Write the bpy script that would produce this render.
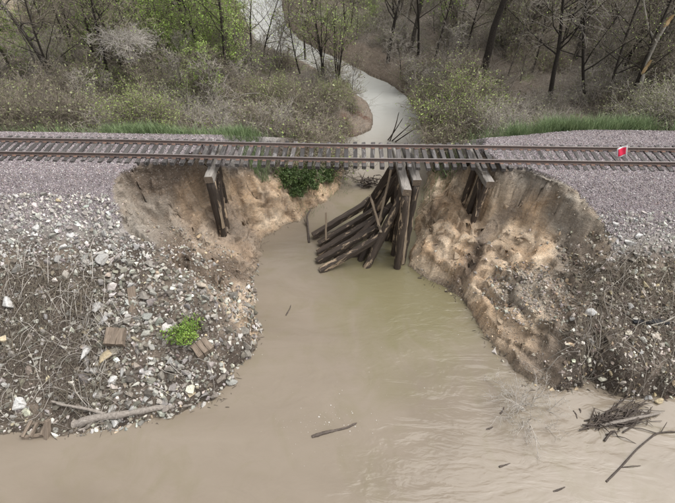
import bpy, bmesh, math, random
import numpy as np
from mathutils import Vector, Matrix, Quaternion

# ------------------------------------------------------------------ camera, sky, sun, exposure
for o in list(bpy.data.objects):
    bpy.data.objects.remove(o)
SC = bpy.context.scene
COL = SC.collection
R = math.radians

FPX = 467.0            # focal length in photograph pixels (675 wide)
PITCH, YAW, ROLL = R(42.3), R(1.2), R(0.25)
CAM = np.array([0.25, -23.0, 13.25])
WATER = -6.6
_f = np.array([-math.sin(YAW) * math.cos(PITCH), math.cos(YAW) * math.cos(PITCH), -math.sin(PITCH)])
_r = np.array([math.cos(YAW), math.sin(YAW), 0.0])
_u = np.cross(_r, _f)
_r, _u = (_r * math.cos(ROLL) + _u * math.sin(ROLL), _u * math.cos(ROLL) - _r * math.sin(ROLL))

cam_data = bpy.data.cameras.new('camera')
cam_data.sensor_width = 36.0
cam_data.lens = 36.0 * FPX / 675.0
cam_data.clip_end = 2000
cam_data.clip_start = 0.1
cam = bpy.data.objects.new('camera', cam_data)
COL.objects.link(cam)
cam.matrix_world = Matrix(((_r[0], _u[0], -_f[0], CAM[0]), (_r[1], _u[1], -_f[1], CAM[1]),
                           (_r[2], _u[2], -_f[2], CAM[2]), (0, 0, 0, 1)))
SC.camera = cam

SUN_EL, SUN_AZ = R(62), R(86)     # high sun behind thick cloud, beyond the track
world = bpy.data.worlds.new('World')
SC.world = world
world.use_nodes = True
wn, wl = world.node_tree.nodes, world.node_tree.links
sky = wn.new('ShaderNodeTexSky')
sky.sky_type = 'NISHITA'
sky.sun_disc = False
sky.sun_elevation = SUN_EL
sky.sun_rotation = SUN_AZ
sky.air_density = 1.0
sky.dust_density = 4.0
sky.ozone_density = 1.0
hs = wn.new('ShaderNodeHueSaturation')
hs.inputs['Saturation'].default_value = 0.12    # cloud cover: nearly colourless
wl.new(sky.outputs[0], hs.inputs['Color'])
wl.new(hs.outputs[0], wn['Background'].inputs['Color'])
wn['Background'].inputs['Strength'].default_value = 0.12
sun_data = bpy.data.lights.new('sun', 'SUN')
sun_data.energy = 1.5
sun_data.angle = R(55)
sun_data.color = (1.0, 0.965, 0.92)
sun = bpy.data.objects.new('sun', sun_data)
COL.objects.link(sun)
# sun_rotation is measured clockwise from +Y in plan
sd = Vector((math.sin(SUN_AZ) * math.cos(SUN_EL), math.cos(SUN_AZ) * math.cos(SUN_EL), math.sin(SUN_EL)))
sun.rotation_euler = sd.to_track_quat('Z', 'Y').to_euler()
sun.location = sd * 60
SC.view_settings.view_transform = 'Standard'
SC.view_settings.look = 'None'
SC.view_settings.exposure = 0.82
SC.view_settings.gamma = 1.0
SC.view_settings.use_curve_mapping = False

# ------------------------------------------------------------------ pixel <-> world
def ray(px, py):
    d = _f * FPX + _r * (px - 337.5) + _u * (251.5 - py)
    return d / np.linalg.norm(d)
def at_z(px, py, z):
    d = ray(px, py); t = (z - CAM[2]) / d[2]
    return CAM + d * t
def at_y(px, py, y):
    d = ray(px, py); t = (y - CAM[1]) / d[1]
    return CAM + d * t
def x_of(px, y, z):
    x = 0.0
    for _ in range(8):
        v = np.array([x, y, z]) - CAM
        q = 337.5 + FPX * v.dot(_r) / v.dot(_f)
        x += (px - q) * v.dot(_f) / FPX
    return x
def project(P):
    v = P - CAM
    zc = np.maximum(v @ _f, 1e-3)
    return 337.5 + FPX * (v @ _r) / zc, 251.5 - FPX * (v @ _u) / zc

# ------------------------------------------------------------------ numpy noise
def _h(ix, iy, iz, s):
    n = (ix.astype(np.int64) * 374761393 + iy.astype(np.int64) * 668265263 + iz.astype(np.int64) * 1274126177 + s * 982451653) & 0xffffffff
    n = ((n ^ (n >> 13)) * 1274126177) & 0xffffffff
    n = (n ^ (n >> 16)) & 0xffffff
    return n / float(0xffffff)
def vn3(x, y, z, s=0):
    x, y, z = np.asarray(x, float), np.asarray(y, float), np.asarray(z, float)
    x, y, z = np.broadcast_arrays(x, y, z)
    ix, iy, iz = np.floor(x), np.floor(y), np.floor(z)
    fx, fy, fz = x - ix, y - iy, z - iz
    fx, fy, fz = (t * t * (3 - 2 * t) for t in (fx, fy, fz))
    r = 0
    for a in (0, 1):
        for b in (0, 1):
            for c in (0, 1):
                r = r + _h(ix + a, iy + b, iz + c, s) * (fx if a else 1 - fx) * (fy if b else 1 - fy) * (fz if c else 1 - fz)
    return r
def fbm(x, y, z=0.0, o=4, s=0):
    r, a, t = 0, 1.0, 0
    for i in range(o):
        r = r + a * (vn3(x, y, z, s + i * 17) - 0.5); t += a
        a *= 0.5; x = x * 2.03 + 5.1; y = y * 2.03 + 1.7; z = z * 2.03 + 3.3
    return r / t * 2
def sstep(a, b, x):
    t = np.clip((x - a) / (b - a), 0, 1)
    return t * t * (3 - 2 * t)

# ------------------------------------------------------------------ materials
def new_mat(name):
    m = bpy.data.materials.new(name); m.use_nodes = True
    nt = m.node_tree
    return m, nt, nt.nodes['Principled BSDF']
def node(nt, t, **kw):
    n = nt.nodes.new(t)
    for k, v in kw.items(): setattr(n, k, v)
    return n
def ramp(nt, fac, stops):
    r = node(nt, 'ShaderNodeValToRGB')
    el = r.color_ramp.elements
    while len(el) < len(stops): el.new(0.5)
    for e, (p, c) in zip(el, stops):
        e.position = p; e.color = (*c, 1) if len(c) == 3 else c
    nt.links.new(fac, r.inputs[0])
    return r.outputs[0]
def noise(nt, vec, scale, detail=5, rough=0.6, dist=0.0):
    n = node(nt, 'ShaderNodeTexNoise'); n.inputs['Scale'].default_value = scale
    n.inputs['Detail'].default_value = detail; n.inputs['Roughness'].default_value = rough
    n.inputs['Distortion'].default_value = dist
    if vec is not None: nt.links.new(vec, n.inputs['Vector'])
    return n.outputs['Fac']
def mapping(nt, vec, scale=(1, 1, 1), rot=(0, 0, 0)):
    n = node(nt, 'ShaderNodeMapping')
    n.inputs['Scale'].default_value = scale; n.inputs['Rotation'].default_value = rot
    nt.links.new(vec, n.inputs['Vector'])
    return n.outputs[0]
def mixc(nt, fac, a, b, mode='MIX'):
    n = node(nt, 'ShaderNodeMix', data_type='RGBA', blend_type=mode)
    for s, v in ((n.inputs[0], fac), (n.inputs[6], a), (n.inputs[7], b)):
        if hasattr(v, 'is_linked'): nt.links.new(v, s)
        elif isinstance(v, (int, float)): s.default_value = v
        else: s.default_value = (*v, 1)
    return n.outputs[2]
def bump(nt, bsdf, height, strength=0.5, dist=0.02):
    b = node(nt, 'ShaderNodeBump'); b.inputs['Strength'].default_value = strength
    b.inputs['Distance'].default_value = dist
    nt.links.new(height, b.inputs['Height']); nt.links.new(b.outputs[0], bsdf.inputs['Normal'])

def mat_wood(name, dark, mid, pale, pale_amt=0.62, rough=0.85, obj_var=0.3):
    """weathered timber, grain along local Z"""
    m, nt, b = new_mat(name)
    co = node(nt, 'ShaderNodeTexCoord').outputs['Object']
    rnd = node(nt, 'ShaderNodeObjectInfo').outputs['Random']
    add = node(nt, 'ShaderNodeVectorMath', operation='ADD')
    sc_ = node(nt, 'ShaderNodeMath', operation='MULTIPLY'); sc_.inputs[1].default_value = 37.0
    nt.links.new(rnd, sc_.inputs[0]); nt.links.new(co, add.inputs[0]); nt.links.new(sc_.outputs[0], add.inputs[1])
    v = add.outputs[0]
    g = noise(nt, mapping(nt, v, (14, 14, 0.9)), 1.0, 6, 0.65, 0.4)
    big = noise(nt, mapping(nt, v, (3.2, 3.2, 0.8)), 1.0, 5, 0.7, 0.5)
    c = ramp(nt, g, [(0.3, dark), (0.7, mid)])
    pm = ramp(nt, big, [(pale_amt, (0, 0, 0)), (pale_amt + 0.05, (1, 1, 1))])
    c = mixc(nt, pm, c, pale)
    hv = node(nt, 'ShaderNodeMapRange'); hv.inputs['To Min'].default_value = 1 - obj_var; hv.inputs['To Max'].default_value = 1 + obj_var
    nt.links.new(rnd, hv.inputs[0])
    c2 = node(nt, 'ShaderNodeVectorMath', operation='SCALE')
    nt.links.new(c, c2.inputs[0]); nt.links.new(hv.outputs[0], c2.inputs['Scale'])
    nt.links.new(c2.outputs[0], b.inputs['Base Color'])
    b.inputs['Roughness'].default_value = rough
    bump(nt, b, g, 0.8, 0.03)
    return m
def mat_attr(name, rough=0.9, fine=(18, 5), var=0.5, bumps=0.6, bdist=0.03):
    """colour from the mesh's own 'col' attribute, broken up by fine grain"""
    m, nt, b = new_mat(name)
    a = node(nt, 'ShaderNodeAttribute', attribute_name='col').outputs['Color']
    co = node(nt, 'ShaderNodeTexCoord').outputs['Object']
    n1 = noise(nt, co, fine[0], 6, 0.75)
    n2 = noise(nt, co, fine[1], 5, 0.7)
    k = ramp(nt, n1, [(0.25, (1 - var,) * 3), (0.75, (1 + var,) * 3)])
    k2 = ramp(nt, n2, [(0.3, (1 - var * .55,) * 3), (0.7, (1 + var * .5,) * 3)])
    c = mixc(nt, 1.0, a, k, 'MULTIPLY'); c = mixc(nt, 1.0, c, k2, 'MULTIPLY')
    nt.links.new(c, b.inputs['Base Color']); b.inputs['Roughness'].default_value = rough
    b.inputs['Specular IOR Level'].default_value = 0.2
    bump(nt, b, n1, bumps, bdist)
    return m
def mat_simple(name, col, col2=None, scale=8, rough=0.85, bumps=0.3, obj_var=0.25, spec=0.25, metal=0.0):
    m, nt, b = new_mat(name)
    co = node(nt, 'ShaderNodeTexCoord').outputs['Object']
    n1 = noise(nt, co, scale, 6, 0.7)
    col2 = col2 or tuple(x * 0.55 for x in col)
    c = ramp(nt, n1, [(0.3, col2), (0.7, col)])
    rnd = node(nt, 'ShaderNodeObjectInfo').outputs['Random']
    hv = node(nt, 'ShaderNodeMapRange'); hv.inputs['To Min'].default_value = 1 - obj_var; hv.inputs['To Max'].default_value = 1 + obj_var
    nt.links.new(rnd, hv.inputs[0])
    c2 = node(nt, 'ShaderNodeVectorMath', operation='SCALE')
    nt.links.new(c, c2.inputs[0]); nt.links.new(hv.outputs[0], c2.inputs['Scale'])
    nt.links.new(c2.outputs[0], b.inputs['Base Color'])
    b.inputs['Roughness'].default_value = rough; b.inputs['Specular IOR Level'].default_value = spec
    b.inputs['Metallic'].default_value = metal
    bump(nt, b, n1, bumps, 0.02)
    return m
def mat_leaf(name, c1, c2):
    m, nt, b = new_mat(name)
    co = node(nt, 'ShaderNodeTexCoord').outputs['Object']
    n1 = noise(nt, co, 2.5, 3, 0.6)
    nt.links.new(ramp(nt, n1, [(0.3, c1), (0.7, c2)]), b.inputs['Base Color'])
    b.inputs['Roughness'].default_value = 0.6
    b.inputs['Subsurface Weight'].default_value = 0.0
    return m

M = {}
def mat_ground():
    m, nt, b = new_mat('ground_soil')
    a = node(nt, 'ShaderNodeAttribute', attribute_name='col').outputs['Color']
    co = node(nt, 'ShaderNodeTexCoord').outputs['Object']
    n1 = noise(nt, co, 26, 8, 0.8); n2 = noise(nt, co, 5, 8, 0.75, .6); n3 = noise(nt, mapping(nt, co, (1.2, 1.2, 5)), 1.6, 6, .7, .8)
    v = node(nt, 'ShaderNodeTexVoronoi'); v.inputs['Scale'].default_value = 17; v.inputs['Randomness'].default_value = 1.0
    nt.links.new(co, v.inputs['Vector'])
    c = mixc(nt, 1.0, a, ramp(nt, n1, [(.3, (.66,) * 3), (.5, (1,) * 3), (.7, (1.34,) * 3)]), 'MULTIPLY')
    c = mixc(nt, 1.0, c, ramp(nt, n2, [(.32, (.70, .68, .66)), (.5, (1, 1, 1)), (.68, (1.2, 1.2, 1.19))]), 'MULTIPLY')
    c = mixc(nt, 1.0, c, ramp(nt, n3, [(.36, (.78,) * 3), (.6, (1.1,) * 3)]), 'MULTIPLY')
    sp = ramp(nt, v.outputs['Color'], [(.78, (0, 0, 0)), (.86, (.5, .5, .5))])
    c = mixc(nt, sp, c, (.33, .3, .265))
    nt.links.new(c, b.inputs['Base Color']); b.inputs['Roughness'].default_value = .95; b.inputs['Specular IOR Level'].default_value = .15
    h1 = node(nt, 'ShaderNodeMath', operation='MULTIPLY_ADD'); h1.inputs[1].default_value = 2.0
    nt.links.new(n2, h1.inputs[0]); nt.links.new(n1, h1.inputs[2])
    h2 = node(nt, 'ShaderNodeMath', operation='MULTIPLY_ADD'); h2.inputs[1].default_value = -.7
    nt.links.new(v.outputs['Distance'], h2.inputs[0]); nt.links.new(h1.outputs[0], h2.inputs[2])
    bump(nt, b, h2.outputs[0], .7, .055)
    return m
M['ground'] = mat_ground() if True else mat_attr('ground_soil', 0.95, (16, 3.5), 0.38, 0.9, 0.05)
M['stones'] = mat_attr('loose_stones', 0.9, (22, 6), 0.22, 0.5, 0.01)
M['tie'] = mat_wood('sleeper_wood', (0.03, 0.026, 0.024), (0.105, 0.096, 0.092), (0.18, 0.168, 0.163), 0.56, 0.85, 0.4)
M['creosote'] = mat_wood('creosoted_timber', (0.022, 0.016, 0.012), (0.095, 0.07, 0.053), (0.42, 0.32, 0.22), 0.565, 0.75, 0.3)
M['capwood'] = mat_wood('grey_weathered_timber', (0.13, 0.117, 0.105), (0.28, 0.258, 0.232), (0.08, 0.068, 0.055), 0.58, 0.9, 0.2)
M['endgrain'] = mat_wood('dark_end_grain', (0.09, 0.068, 0.05), (0.2, 0.155, 0.115), (0.30, 0.24, 0.17), 0.62, 0.9, 0.2)
M['wound'] = mat_wood('orange_torn_wood', (0.4, 0.27, 0.13), (0.58, 0.42, 0.24), (0.2, 0.14, 0.08), 0.56, 0.85, 0.1)
M['splinter'] = mat_wood('fresh_split_wood', (0.22, 0.165, 0.115), (0.44, 0.35, 0.25), (0.10, 0.075, 0.055), 0.56, 0.85, 0.15)
M['oldwood'] = mat_wood('brown_old_timber', (0.10, 0.075, 0.055), (0.25, 0.2, 0.155), (0.06, 0.045, 0.035), 0.66, 0.95, 0.1)
M['drift'] = mat_simple('bleached_driftwood', (0.33, 0.295, 0.26), (0.15, 0.13, 0.112), 11, 0.9, 0.5, 0.1)
M['wetwood'] = mat_simple('wet_dark_wood', (0.135, 0.108, 0.09), (0.04, 0.032, 0.027), 9, 0.65, 0.5, 0.2)
M['rust'] = mat_simple('rusty_rail_steel', (0.20, 0.155, 0.138), (0.105, 0.082, 0.073), 14, 0.75, 0.3, 0.1)
M['plate'] = mat_simple('orange_rust_plate', (0.26, 0.165, 0.125), (0.13, 0.08, 0.065), 20, 0.8, 0.3, 0.3)
M['railtop'] = mat_simple('worn_rail_head', (0.40, 0.36, 0.34), (0.30, 0.26, 0.24), 6, 0.38, 0.05, 0.0, 0.5, 0.7)
M['bark_dark'] = mat_simple('dark_bark', (0.06, 0.05, 0.042), (0.022, 0.019, 0.017), 9, 0.95, 0.8, 0.2)
M['bark_grey'] = mat_simple('grey_bark', (0.17, 0.15, 0.13), (0.07, 0.062, 0.055), 7, 0.95, 0.8, 0.25)
M['bark_pale'] = mat_simple('pale_bark', (0.52, 0.49, 0.43), (0.27, 0.245, 0.21), 6, 0.9, 0.4, 0.15)
M['twig_grey'] = mat_simple('grey_twigs', (0.40, 0.365, 0.32), (0.24, 0.215, 0.185), 1.5, 0.95, 0.0, 0.25)
M['twig_brown'] = mat_simple('brown_twigs', (0.29, 0.25, 0.195), (0.14, 0.12, 0.095), 1.5, 0.95, 0.0, 0.3)
M['twig_pale'] = mat_simple('pale_twigs', (0.55, 0.51, 0.46), (0.36, 0.33, 0.295), 1.5, 0.95, 0.0, 0.15)
M['leaf_lime'] = mat_leaf('young_lime_leaves', (0.2, 0.28, 0.06), (0.36, 0.45, 0.12))
M['leaf_green'] = mat_leaf('spring_green_leaves', (0.20, 0.33, 0.05), (0.42, 0.56, 0.13))
M['leaf_olive'] = mat_leaf('olive_leaves', (0.17, 0.185, 0.085), (0.28, 0.29, 0.14))
M['leaf_vivid'] = mat_leaf('vivid_green_leaves', (0.10, 0.20, 0.025), (0.28, 0.40, 0.07))
M['grass'] = mat_leaf('tall_grass_blades', (0.11, 0.17, 0.075), (0.26, 0.33, 0.16))
M['ivy'] = mat_leaf('ground_ivy_leaves', (0.04, 0.08, 0.02), (0.11, 0.16, 0.045))
M['flag'] = mat_simple('red_flag_cloth', (0.88, 0.05, 0.12), (0.75, 0.03, 0.08), 3, 0.7, 0.1, 0)
M['white'] = mat_simple('white_cloth_border', (0.78, 0.76, 0.76), (0.7, 0.68, 0.68), 3, 0.7, 0.1, 0)
M['foam'] = mat_simple('dirty_foam', (0.52, 0.49, 0.45), (0.4, 0.37, 0.33), 3, 0.7, 0.1, 0)
M['rubber'] = mat_simple('black_plank', (0.03, 0.032, 0.036), (0.015, 0.015, 0.018), 5, 0.6, 0.3, 0)

# ------------------------------------------------------------------ object helpers
def link(o, parent=None):
    COL.objects.link(o)
    if parent is not None: o.parent = parent
    return o
def tag(o, label=None, cat=None, group=None, kind=None):
    for k, v in (('label', label), ('category', cat), ('group', group), ('kind', kind)):
        if v: o[k] = v
    return o
def mesh_obj(name, verts, faces, mats, parent=None, smooth=False, fmat=None, col=None):
    me = bpy.data.meshes.new(name)
    verts = np.asarray(verts, np.float32)
    if isinstance(faces, np.ndarray):
        k = faces.shape[1]
        me.vertices.add(len(verts)); me.vertices.foreach_set('co', verts.ravel())
        me.loops.add(faces.size); me.loops.foreach_set('vertex_index', faces.ravel().astype(np.int32))
        me.polygons.add(len(faces))
        me.polygons.foreach_set('loop_start', np.arange(0, faces.size, k, dtype=np.int32))
        if fmat is not None: me.polygons.foreach_set('material_index', np.asarray(fmat, np.int32))
        me.update(calc_edges=True); me.validate()
    else:
        me.from_pydata(verts.tolist(), [], faces); me.update()
        if fmat is not None: me.polygons.foreach_set('material_index', np.asarray(fmat, np.int32))
    if col is not None:
        a = me.attributes.new('col', 'FLOAT_COLOR', 'POINT')
        c4 = np.ones((len(verts), 4), np.float32); c4[:, :3] = col
        a.data.foreach_set('color', c4.ravel())
    for m in (mats if isinstance(mats, (list, tuple)) else [mats]): me.materials.append(m)
    me.polygons.foreach_set('use_smooth', np.full(len(me.polygons), smooth))
    o = bpy.data.objects.new(name, me)
    return link(o, parent)
def empty(name, loc=(0, 0, 0), rot=(0, 0, 0)):
    o = bpy.data.objects.new(name, None); o.location = loc; o.rotation_euler = rot
    o.empty_display_size = 0.2
    return link(o)

class Tubes:
    """collects tapered tubes and leaf quads into triangle / quad arrays"""
    def __init__(s): s.v, s.f, s.m, s.n = [], [], [], 0
    def tube(s, P, rad, sides=3, mi=0, cap=False):
        P = np.asarray(P, float); k = len(P)
        T = np.gradient(P, axis=0); T /= np.linalg.norm(T, axis=1)[:, None] + 1e-9
        ref = np.array([0, 0, 1.0]) if abs(T[0, 2]) < 0.9 else np.array([1.0, 0, 0])
        A = np.cross(T, ref); A /= np.linalg.norm(A, axis=1)[:, None] + 1e-9
        B = np.cross(T, A)
        an = np.arange(sides) * 2 * math.pi / sides
        rad = np.broadcast_to(np.asarray(rad, float), (k,))
        V = P[:, None, :] + rad[:, None, None] * (np.cos(an)[None, :, None] * A[:, None, :] + np.sin(an)[None, :, None] * B[:, None, :])
        s.v.append(V.reshape(-1, 3))
        i = np.arange(k - 1)[:, None] * sides; j = np.arange(sides)[None, :]; j2 = (j + 1) % sides
        F = np.stack([i + j, i + j2, i + sides + j2, i + sides + j], -1).reshape(-1, 4) + s.n
        s.f.append(F); s.m.append(np.full(len(F), mi))
        s.n += k * sides
        if cap and sides == 4 or cap and sides == 8:
            for base in (0, (k - 1) * sides):
                q = s.n - k * sides + base
                quads = [[q, q + 1, q + 2, q + 3]] if sides == 4 else [[q, q + 1, q + 2, q + 3], [q, q + 3, q + 4, q + 7], [q + 4, q + 5, q + 6, q + 7]]
                s.f.append(np.array(quads)); s.m.append(np.full(len(quads), mi))
    def quads(s, C, U, V, mi):
        """many leaf quads: centre C, half axes U, V (n,3)"""
        Q = np.stack([C - U - V, C + U - V * 0.6, C + U + V, C - U * 0.6 + V], 1).reshape(-1, 3)
        n = len(C); s.v.append(Q)
        s.f.append(np.arange(4 * n).reshape(-1, 4) + s.n); s.m.append(np.full(n, mi)); s.n += 4 * n
    def build(s, name, mats, parent=None, smooth=True):
        return mesh_obj(name, np.concatenate(s.v), np.concatenate(s.f), mats, parent, smooth, np.concatenate(s.m))

# ------------------------------------------------------------------ terrain
SHORE_L = [(-140, 425), (-60, 428), (0, 431), (60, 436), (110, 428), (160, 418), (212, 405), (236, 388), (232, 370), (250, 350),
           (263, 330), (253, 305), (250, 285), (257, 262), (263, 240), (285, 224), (305, 214), (325, 202), (340, 185), (347, 165), (346, 150)]
CREEK_L = [(338, 140), (356, 138), (372, 130), (373, 116), (367, 103), (352, 92), (330, 80), (308, 69), (290, 62), (272, 54), (258, 44), (248, 28), (238, 8), (228, -14)]
CREEK_R = [(282, -14), (282, 8), (286, 26), (300, 40), (322, 52), (345, 62), (372, 76), (395, 87), (408, 98), (418, 115), (424, 132), (428, 148)]
SHORE_R = [(428, 162), (427, 178), (425, 198), (414, 229), (411, 268), (428, 281), (450, 291), (468, 305), (480, 330), (495, 348),
           (512, 368), (535, 386), (560, 389), (590, 384), (605, 394), (625, 402), (650, 400), (690, 396), (760, 390), (860, 388)]
def wpt(p): return at_z(p[0], p[1], WATER)[:2]
poly_w = [wpt(p) for p in SHORE_L + CREEK_L]
far1, far2 = wpt(CREEK_L[-1]), wpt(CREEK_R[0])
poly_w += [far1 + np.array([-30, 60]), far2 + np.array([-30, 60])]
poly_w += [wpt(p) for p in CREEK_R + SHORE_R]
pr = poly_w[-1]; pl = poly_w[0]
poly_w += [np.array([pr[0] + 40, pr[1] - 2]), np.array([200, pr[1] - 2]), np.array([200, -200]), np.array([-200, -200]), np.array([-200, pl[1]]), np.array([pl[0] - 30, pl[1]])]
poly_w = np.array(poly_w)

def emb_z(x, y):
    """uneroded railway embankment and flood plain"""
    n = fbm(x * 0.12, y * 0.12, 0, 3, 5)
    near = -0.33 - np.maximum(0, -2.25 - y) * (1 / 1.70)
    near = near + 0.12 * fbm(x * .5, y * .5, 0, 3, 8) * sstep(-3, -5, y)
    far_sh = 1.95 + 1.3 * sstep(7, 16, x)
    far = -0.29 - np.maximum(0, y - far_sh) * (1 / 1.7)
    plain = -5.1 + 0.45 * n + 0.25 * fbm(x * .5, y * .5, 0, 3, 9) + 0.012 * np.maximum(0, y - 12)
    plain = plain + 0.9 * sstep(8, 22, x) * sstep(12, 20, y)
    far = np.maximum(far, plain)
    crest = np.full_like(x, -0.262)
    sh = sstep(-1.3, -2.25, y)
    z = np.where(y < 0, np.minimum(crest * (1 - sh) + near * sh, np.where(y < -2.2, near, 9)), np.where(y < 1.6, crest, far))
    return z
Lrim = [np.array([x_of(300, 5.2, -2), 5.2]), np.array([x_of(286, 3.9, -1.2), 3.9]), np.array([x_of(268, 2.7, -1), 2.7]),
        np.array([x_of(238, 1.7, -.5), 1.7]), np.array([x_of(205, .45, -.5), .45]), np.array([x_of(178, -.75, -.5), -.75]), np.array([x_of(140, -1.25, -.5), -1.25])]
for p, z in (((119, 176), -.6), ((112, 200), -1.3), ((121, 226), -2.3), ((146, 255), -3.3), ((177, 286), -4.4), ((212, 313), -5.2), ((243, 336), -6.1), ((262, 341), -6.5)):
    Lrim.append(at_z(*p, z)[:2])
Rrim = [np.array([x_of(446, 6.2, -2.5), 6.2]), np.array([x_of(450, 4.2, -1.6), 4.2]), np.array([x_of(462, 2.4, -1), 2.4]), np.array([x_of(484, .4, -.5), .4]), np.array([x_of(504, -.95, -.5), -.95]), np.array([x_of(535, -1.3, -.5), -1.3])]
for p, z in (((556, 184), -.8), ((578, 204), -1.3), ((598, 226), -1.9), ((606, 252), -2.7), ((594, 288), -3.9), ((574, 332), -5.1), ((552, 388), -6.55)):
    Rrim.append(at_z(*p, z)[:2])
cl = [wpt(p) for p in CREEK_L]; cr = [wpt(p) for p in CREEK_R]
intL = np.array([far1 + np.array([-33, 60])] + [c + np.array([-3.4, 1.0]) for c in cl[::-1][:-1]] + [np.array([cl[0][0] - 3.4, 12.0]), np.array([Lrim[0][0] + .6, 8.5])] + Lrim
                + [np.array([Lrim[-1][0], -40]), np.array([-300, -40]), np.array([-300, 300])])
intR = np.array([far2 + np.array([-27, 60])] + [c + np.array([3.4, -1.0]) for c in cr] + [np.array([cr[-1][0] + 2.2, 10.0])] + Rrim
                + [np.array([Rrim[-1][0], -40]), np.array([300, -40]), np.array([300, 300])])

def inside(poly, x, y):
    c = np.zeros(x.shape, bool)
    n = len(poly)
    for i in range(n):
        x1, y1 = poly[i]; x2, y2 = poly[(i + 1) % n]
        if y1 == y2: continue
        k = ((y1 > y) != (y2 > y)) & (x < (x2 - x1) * (y - y1) / (y2 - y1) + x1)
        c ^= k
    return c
def dist(poly, x, y, closed=True):
    d = np.full(x.shape, 1e9); n = len(poly)
    for i in range(n if closed else n - 1):
        a = poly[i]; b = poly[(i + 1) % n]; e = b - a
        t = np.clip(((x - a[0]) * e[0] + (y - a[1]) * e[1]) / (e.dot(e) + 1e-9), 0, 1)
        d = np.minimum(d, np.hypot(x - a[0] - t * e[0], y - a[1] - t * e[1]))
    return d
def terrain(x, y):
    """height plus the masks: ds distance from shore, cut (0 intact .. 1 eroded), t (0 shore .. 1 rim)"""
    w = np.where(np.abs(y) < 14, 1.0, 0.4)
    jx = x + w * (0.5 * fbm(x * .55, y * .55, 3.1, 4, 21) + .16 * fbm(x * 2.5, y * 2.5, 1, 3, 27)); jy = y + w * (0.5 * fbm(x * .55, y * .55, 7.7, 4, 22) + .16 * fbm(x * 2.5, y * 2.5, 4, 3, 28))
    ds = dist(poly_w, jx, jy) * np.where(inside(poly_w, jx, jy), -1, 1)
    iL, iR = inside(intL, jx, jy), inside(intR, jx, jy)
    di = np.minimum(dist(intL, jx, jy), dist(intR, jx, jy))
    intact = iL | iR
    dr = np.where(intact, 0, di)
    base = emb_z(x, y)
    d = np.maximum(ds, 0)
    t = d / (d + dr + 1e-6)
    # nearest rim height ~ embankment surface here, softened towards crest
    top = np.maximum(base, -1.0 - 0.0 * x)
    top = np.where(np.abs(y) < 2.4, -0.45, base)
    right = sstep(1, 4, x)
    lower = sstep(-1.5, -5.0, y)                  # downstream part of the cut is a talus slope
    # profile: foot cliff, talus, head scarp
    pl_ = 0.10 * sstep(0, .06, t) + 0.46 * sstep(0.0, 1.05, t) ** 1.0 + 0.44 * sstep(.80, .985, t)
    prr = 0.17 * sstep(0, .06, t) + 0.48 * np.clip(t / .9, 0, 1) ** 1.1 + 0.35 * sstep(.78, .97, t)
    talus = 0.06 * sstep(0, .05, t) + 0.94 * np.clip(t, 0, 1) ** 1.05
    prof_l = pl_ * (1 - lower) + talus * lower
    low_r = sstep(-3.0, -6.0, y)
    prr = prr * (1 - low_r) + (0.17 * sstep(0, .06, t) + 0.83 * np.clip(t, 0, 1)) * low_r
    prof = prof_l * (1 - right) + prr * right
    creek = sstep(6.5, 9, y)
    prof = prof * (1 - creek) + sstep(-.25, 1, t) * creek
    zc = WATER + (top - WATER) * prof
    # gullies and ledges in the raw earth
    g = fbm(x * .9 + 2 * fbm(x * .3, y * .3, 2, 2, 31), y * .9, 0, 4, 33)
    zc = zc + (0.36 * g + .07 * fbm(x * 3, y * 3, 0, 3, 35)) * np.minimum(1, 4 * t * (1 - t)) * (1 - creek * .7)
    led = np.floor((zc + .3 * fbm(x * .6, y * .6, 0, 2, 40)) * 1.9) / 1.9 + .26
    zc = zc + (led - zc) * 0.5 * np.minimum(1, 5 * t * (1 - t)) * (1 - creek)
    z = np.where(intact, base, np.minimum(zc, np.maximum(base, -0.6)))
    z = np.where(ds > 0, np.minimum(z, WATER + .03 + ds * np.where(y > 7, .8, 1.9) + .25 * sstep(0, .4, ds)), z)
    z = np.where(ds > 0, np.maximum(z, WATER + .02 + .12 * np.minimum(ds, 1.5)), z)
    z = np.where(ds <= 0, np.maximum(WATER - .03 + ds * .55, WATER - 1.3), z)
    return z, ds, np.where(intact | (ds <= 0), 0.0, 1.0), t, di

def axis(segs):
    out = [segs[0][0]]
    for a, b, st in segs:
        n = max(1, int(round((b - a) / st)))
        out += list(a + (b - a) * (np.arange(n) + 1) / n)
    return np.array(out)
GX = axis([(-300, -120, 20), (-120, -45, 3), (-45, -23, .5), (-23, 23, .11), (23, 45, .5), (45, 120, 3), (120, 300, 20)])
GY1 = axis([(-16.5, -4, .11), (-4, 4.5, .07), (4.5, 9.5, .15)])
GY0 = axis([(-60, -16.5, 4)])
GY2 = axis([(9.5, 26, .15), (26, 60, .35), (60, 120, 3), (120, 420, 20)])

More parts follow.
